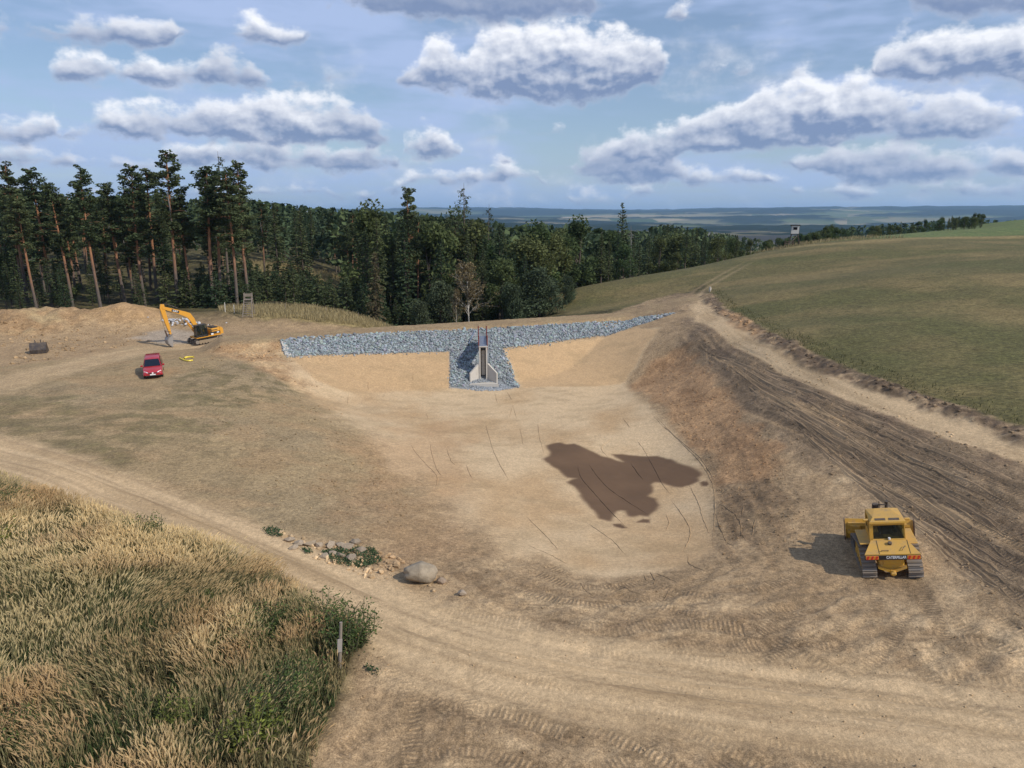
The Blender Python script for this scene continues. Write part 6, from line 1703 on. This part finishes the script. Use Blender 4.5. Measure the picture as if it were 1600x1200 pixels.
scol = (grn * 1.15 + (straw - grn) * rng.uniform(0.05, 0.65, n)[:, None]) * rng.uniform(0.7, 1.15, n)[:, None]
A = blades(gp, H, np.full(n, 0.011), lean, scol, plume=rng.uniform(0.18, 0.36, n) * (1 - 0.5 * greenness), pcols=pc)
# leafy undergrowth
up_ = scatter(GR_W[(GR_W[:, 1] > -5)], 95, rng); u_, v_ = project(up_[:, 0], up_[:, 1], np.full(len(up_), 0.6)); up_ = up_[(u_ > -60) & (u_ < 640) & (v_ < 1250)]
n = len(up_); ug = fbm(up_[:, 0] * 0.5, up_[:, 1] * 0.5, 3, 631)[:, None]
uc = (np.array((0.070, 0.098, 0.034)) + (np.array((0.20, 0.165, 0.08)) - np.array((0.070, 0.098, 0.034))) * sstep(0.46, 0.6, ug)) * rng.uniform(0.6, 1.3, n)[:, None]
B = blades(up_, rng.uniform(0.28, 0.62, n), np.full(n, 0.020), rng.normal(size=(n, 2)) * 0.5, uc)
for q_ in range(len(B.v)): A.add(B.v[q_], B.f[q_] - 0, B.c[q_]) if q_ == 0 else None
tag(obj('tall_grass', A.mesh('tall_grass', M_GRASS)), 'tall straw coloured grass with feathery heads in the foreground', 'grass', kind='stuff')

# dry grass on the bank left of the dam, ragged meadow edge
dp = scatter([(-40,97),(-33,92.8),(-25,92.8),(-18,95),(-16,98),(-20,103),(-30,106),(-43,104)], 26, rng)
e2 = scatter(np.vstack([GL([(1109,453),(1118,468),(1150,492),(1200,520),(1260,548),(1330,578),(1400,606),(1500,640),(1600,670)]), GL([(1600,640),(1500,614),(1400,580),(1330,556),(1260,525),(1200,498),(1150,475),(1125,452)])]), 9, rng)
cl2 = scatter([(-60,142),(-40,142),(-32,152),(-40,166),(-66,166)], 5, rng)
rg2 = scatter(np.array([G(1215, 390), G(1300, 378), G(1420, 372), (75, 160), (50, 152)]), 3, rng)
n = len(dp); 
D_ = blades(dp, rng.uniform(0.35, 0.85, n), np.full(n, 0.03), rng.normal(size=(n, 2)) * 0.35, (np.array((0.42, 0.34, 0.18)) * rng.uniform(0.6, 1.2, n)[:, None]))
n = len(e2); E_ = blades(e2, rng.uniform(0.10, 0.34, n), np.full(n, 0.025), rng.normal(size=(n, 2)) * 0.5, colat(e2[:, 0], e2[:, 1]) * 0 + np.array((0.10, 0.095, 0.04)) * rng.uniform(0.6, 1.5, n)[:, None]); D_.add(E_.v[0], E_.f[0], E_.c[0])
for pts_, hh in ((cl2, (0.4, 1.0)), (rg2, (0.4, 1.0))):
    n = len(pts_); E_ = blades(pts_, rng.uniform(*hh, n), np.full(n, 0.05), rng.normal(size=(n, 2)) * 0.3, np.array((0.36, 0.29, 0.15)) * rng.uniform(0.6, 1.2, n)[:, None]); D_.add(E_.v[0], E_.f[0], E_.c[0])
tag(obj('dry_grass', D_.mesh('dry_grass', M_GRASS)), 'dry yellow grass on the banks beside the works', 'grass', kind='stuff')

# ------------------------------------------------------------------ leafy weeds and bushes in the grass
M_WEED = leaf_mat('weed_leaves', (0.075, 0.115, 0.035, 1), (0.11, 0.14, 0.04, 1), 0.35)
def make_weed(seed, H, R, m, nst):
    """many leafy stalks rising from one root"""
    rg = np.random.default_rng(seed); T = Acc(); K = Acc()
    for i in range(nst):
        a = rg.uniform(0, 6.28); r = R * math.sqrt(rg.uniform(0, 1)); h = H * rg.uniform(.55, 1.0) * (1 - .3 * (r / R) ** 2)
        b0 = np.array([math.cos(a) * r * .35, math.sin(a) * r * .35, -.05]); t0 = np.array([math.cos(a) * r, math.sin(a) * r, h])
        mid = (b0 + t0) / 2 + rg.normal(size=3) * .05
        v, f = tube([b0, mid, t0], [.012, .009, .004], 3); T.add(v, f, np.array((.10, .10, .05)))
        n = 42; s = rg.uniform(.2, 1.0, n)[:, None]
        cc = b0 + (t0 - b0) * s + rg.normal(size=(n, 3)) * np.array([.085, .085, .05])
        K.add(*leaves(cc, rg.uniform(.018, .042, n), rg, .7, .5, np.clip(rg.normal(rg.uniform(.8, 1.2), .25, n), .35, 1.8)[:, None] * np.ones((1, 3))))
    return T.mesh('weed_stalks', M_BARK), K.mesh('weed_leaves', m)
M_LIME = leaf_mat('lime_leaves', (0.20, 0.22, 0.045, 1), (0.16, 0.19, 0.045, 1), 0.4)
WEEDS = [make_weed(61, 1.3, .6, M_WEED, 34), make_weed(62, 1.0, .65, M_WEED, 30), make_weed(63, 1.1, .38, M_LIME, 16)]
for px, py, k, h, lab in [
 (228,852,0,1.5,'dark green bush standing up at the upper edge of the tall grass'),(548,1012,0,1.7,'dark bush beside the leaning wooden post'),(510,985,1,1.3,'grey green weed above the wooden post'),
 (425,990,0,1.3,'dark leafy weed among the straw left of the post'),(382,1020,1,1.2,'low leafy weed in the middle of the grass bank'),(395,1170,2,1.5,'yellow green shrub near the bottom edge of the grass'),
 (268,1140,2,1.1,'small lime plant low in the grass bank'),(30,1165,0,1.2,'green weed in the bottom left corner'),(5,860,2,1.4,'bright green shrub at the left picture edge'),(72,895,2,.8,'tiny lime sprig in the upper left grass'),
 (440,1120,0,1.5,'dark weed clump by the lower right end of the grass'),(335,955,2,.9,'pale green tuft among the straw'),(465,1080,1,1.2,'leafy clump right of the middle of the grass bank'),(20,805,0,1.4,'dark shrub at the top left end of the grass bank'),(170,860,1,.9,'low green weed beside the haul road grass edge')]:
    g = G(px, py); e = tree('bush', WEEDS[k], (1.3, 1.0, 1.1)[k], g[0], g[1], h * 1.25, lab, 'bush', wide=random.uniform(1.1, 1.4))
M_MOSS = leaf_mat('ground_ivy', (0.045, 0.085, 0.035, 1), (0.045, 0.085, 0.035, 1), 0.2)
for i, (poly, lab) in enumerate([([(502,862),(530,858),(545,862),(560,856),(585,858),(597,878),(575,888),(545,886),(520,880)], 'dark green creeping patch on the stones by the haul road'),
                                 ([(410,828),(425,824),(445,832),(440,840),(420,838)], 'small green patch at the upper end of the roadside stones'), ([(470,858),(485,858),(490,866),(476,866)], 'tiny green tuft between the roadside stones'), ([(570,1040),(580,1044),(600,1056),(590,1060),(572,1048)], 'green sprig on the bare earth right of the post')]):
    pp = scatter(GL(poly), 420, rng); n = len(pp)
    A = Acc(); A.add(*leaves(np.c_[pp, hz(pp[:, 0], pp[:, 1]) + rng.uniform(0.02, 0.16, n)], rng.uniform(0.03, 0.06, n), rng, 0.6, 0.6, np.clip(rng.normal(1, .25, n), .4, 1.8)[:, None] * np.ones((1, 3))))
    tag(obj('creeping_plant', A.mesh('creeping_plant', M_MOSS)), lab, 'plant')
# roadside stones in the bank, each its own
STONE_ME = []
for k in range(6):
    v, f, c = rocks(np.zeros((1, 3)), np.array([1.0]), rng, np.array([[0.30, 0.235, 0.165]]) * rng.uniform(.85, 1.2)); me = np_mesh('bank_stone', v, f, [M_STONE]); vcol(me, 'tint', c); STONE_ME.append(me)
for px, py in [(452,846),(470,851),(486,853),(500,852),(515,855),(530,853),(543,857),(556,851),(566,862),(520,866),(505,872),(535,870),(461,857),(548,873)]:
    g = G(px + random.uniform(-3, 3), py + random.uniform(-2, 2)); s = random.uniform(.14, .26)
    o = obj('bank_stone', random.choice(STONE_ME), loc=(g[0], g[1], float(hz(*g)) + s * .3)); o.scale = (s * 1.2, s, s * .8); o.rotation_euler = (0, 0, random.uniform(0, 6))
    tag(o, 'tan stone in the row by the green patch beside the haul road', 'stone', 'roadside stones')

# ------------------------------------------------------------------ post in the grass
g = G(530, 1042)
e = tag(empty('wooden_post', (g[0], g[1], float(hz(*g)) - 0.1), rot=(rad(-3), rad(5), rad(20))), 'weathered wooden post with a board at the end of the tall grass', 'post')
MB().cyl((0, 0, 0), (0, 0, 1.9), 0.065, 0.055, 9).build('shaft', M_WOOD, e); MB().box((-0.03, -0.075, 1.05), (0.17, 0.03, 0.5), bev=0.005).build('board', M_GREYB, e)

# ------------------------------------------------------------------ yellow hoses, spare bucket
def lying(px_pts, z=0.08):
    out = []
    for p_ in px_pts:
        g = G(*p_); out.append((g[0], g[1], float(hz(*g)) + z))
    return out
tag(MB().tube(smooth_line(lying([(281,560.5),(285,562.5),(289,564),(295,565),(301,564)]), 5), 0.07, 7).build('yellow_hose', M_YPIPE), 'curved yellow pipe lying right of the red van', 'pipe')
tag(MB().tube(smooth_line(lying([(288,563),(291,561.5),(296,561),(303,561)], .2), 5), 0.09, 7).build('yellow_hose', M_YPIPE), 'straight thicker yellow pipe behind the curved one', 'pipe')
g = G(62, 551)
e = tag(empty('excavator_bucket', (g[0], g[1], float(hz(*g)) + 0.02), rz=rad(25)), 'dark steel digging bucket lying at the foot of the spoil heap', 'bucket')
bk = MB(); prof = [(-0.75, 0.0), (0.75, 0.0), (0.80, 0.08), (0.35, 0.55), (0.0, 1.05), (-0.35, 1.12), (-0.65, 0.85), (-0.80, 0.4)]
bk.prism(prof, -0.75, 0.75); bo = bk.build('shell', M_DSTEEL, e)
for x in (-0.25, 0.25): MB().prism([(-0.35, 1.05), (0.05, 0.95), (-0.05, 1.38), (-0.25, 1.38)], x - 0.03, x + 0.03).build('ear', M_DSTEEL, e)
for k in range(5): MB().box((-0.62 + k * 0.31, 0.86, 0.06), (0.11, 0.26, 0.08)).build('tooth', M_STEEL, e)

# ------------------------------------------------------------------ hunting stands
def ladder_stand():
    g = G(389, 494); X, Y = g
    e = tag(empty('ladder_stand', (X, Y, float(hz(X, Y)) - 0.05), rz=rad(8)), 'grey wooden ladder seat at the edge of the pines', 'hunting stand')
    for s in (-1, 1):
        MB().tube([(s * 0.62, -0.9, 0), (s * 0.48, 0.1, 2.3), (s * 0.46, 0.15, 3.1)], 0.06, 6).build('rail', M_WOOD, e)
        MB().tube([(s * 0.55, 1.0, 0), (s * 0.48, 0.7, 2.2)], 0.06, 6).build('rear_post', M_WOOD, e)
        MB().tube([(s * 0.48, 0.1, 2.75), (s * 0.48, 0.75, 2.75)], 0.045, 6).build('arm_rest', M_WOOD, e)
        MB().tube([(s * 0.48, 0.7, 2.2), (s * 0.48, 0.72, 3.1)], 0.05, 6).build('back_post', M_WOOD, e)
    for k in range(8): 
        t = (k + 0.6) / 8; MB().tube([(-0.64 + t * .14, -0.92 + t * 1.0, 2.3 * t), (0.64 - t * .14, -0.92 + t * 1.0, 2.3 * t)], 0.045, 6).build('rung', M_WOOD, e)
    MB().box((0, 0.45, 2.25), (1.1, 0.7, 0.06)).build('seat', M_WOOD, e); MB().box((0, 0.74, 2.75), (1.05, 0.04, 0.4)).build('backrest', M_WOOD, e)
    MB().tube([(-0.55, -0.3, 1.2), (0.5, 0.7, 2.0)], 0.035, 5).build('brace', M_WOOD, e)
ladder_stand()
def raised_hide():
    x, y, z = PD(1240, 384, 150); Z = float(hz(x, y))
    e = tag(empty('raised_hide', (x, y, Z - 0.05), rz=rad(-18)), 'raised hide with pale board front on tall legs at the meadow rise', 'hunting hide')
    for sx_ in (-1, 1):
        for sy_ in (-1, 1): MB().tube([(sx_ * 1.15, sy_ * 1.15, 0), (sx_ * 0.6, sy_ * 0.6, 2.5)], 0.07, 6).build('leg', M_WOODD, e)
    for sy_ in (-1, 1):
        MB().tube([(-1.1, sy_ * 1.1, 0.2), (0.65, sy_ * 0.65, 2.3)], 0.05, 5).build('brace', M_WOOD, e)
    MB().box((0, 0, 2.5), (1.7, 1.7, 0.12)).build('platform', M_WOODD, e)
    # cabin walls, each with an opening
    f = MB()
    for (cx_, cz, w_, h_) in ((0, 2.95, 1.5, 0.8), (0, 4.05, 1.5, 0.3), (-0.57, 3.62, 0.36, 0.55), (0.57, 3.62, 0.36, 0.55)): f.box((cx_, -0.75, cz), (w_, 0.05, h_))
    f.build('front_wall', M_PLY, e)
    for s in (-1, 1):
        f = MB()
        for (cy_, cz, w_, h_) in ((0, 2.95, 1.45, 0.8), (0, 4.05, 1.45, 0.3), (-0.55, 3.62, 0.35, 0.55), (0.55, 3.62, 0.35, 0.55)): f.box((s * 0.75, cy_, cz), (0.05, w_, h_))
        f.build('side_wall', M_GREYB, e)
    MB().box((0, 0.75, 3.38), (1.5, 0.05, 1.64)).build('rear_wall', M_WOODD, e)
    MB().box((0, -0.05, 4.28), (1.9, 2.0, 0.07), rot=(rad(-5), 0, 0)).build('roof', M_WOODD, e)
    for k in range(7): MB().tube([(-0.3, 1.0 + (6 - k) * .18, .3 + k * .33), (0.3, 1.0 + (6 - k) * .18, .3 + k * .33)], 0.03, 5).build('rung', M_WOODD, e)
raised_hide()
def trough():
    g = PD(1232, 388, 146); x, y = g[0], g[1]
    e = tag(empty('feeding_table', (x, y, float(hz(x, y))), rz=rad(10)), 'low dark wooden rack at the foot of the raised hide', 'rack')
    for s in (-1, 1):
        MB().tube([(s * 0.9, -0.3, 0), (s * 0.9, 0.1, 1.3)], 0.06, 5).build('leg', M_WOODD, e); MB().tube([(s * 0.9, 0.3, 0), (s * 0.9, -0.1, 1.3)], 0.06, 5).build('leg', M_WOODD, e)
    MB().box((0, 0, 0.75), (2.1, 0.45, 0.12)).build('shelf', M_WOODD, e); MB().tube([(-1.1, 0, 1.1), (1.1, 0, 1.1)], 0.05, 5).build('top_rail', M_WOODD, e)
trough()
# stakes along the dry grass bank
for px, py, h, lab in [(446,486,1.1,'thin pale stake on top of the dry grass bank'),(510,490,.9,'thin stake right of the middle of the dry grass bank'),(352,488,1.3,'white painted stake left of the ladder seat'),(366,489,1.1,'short white stake by the ladder seat'),(560,497,.8,'last thin stake at the right end of the dry grass bank')]:
    g = G(px, py); tag(MB().tube([(g[0], g[1], float(hz(*g)) - .1), (g[0] + .03, g[1], float(hz(*g)) + h)], 0.045, 6).build('stake', M_PLY if 'white' in lab else M_WOOD), lab, 'stake')
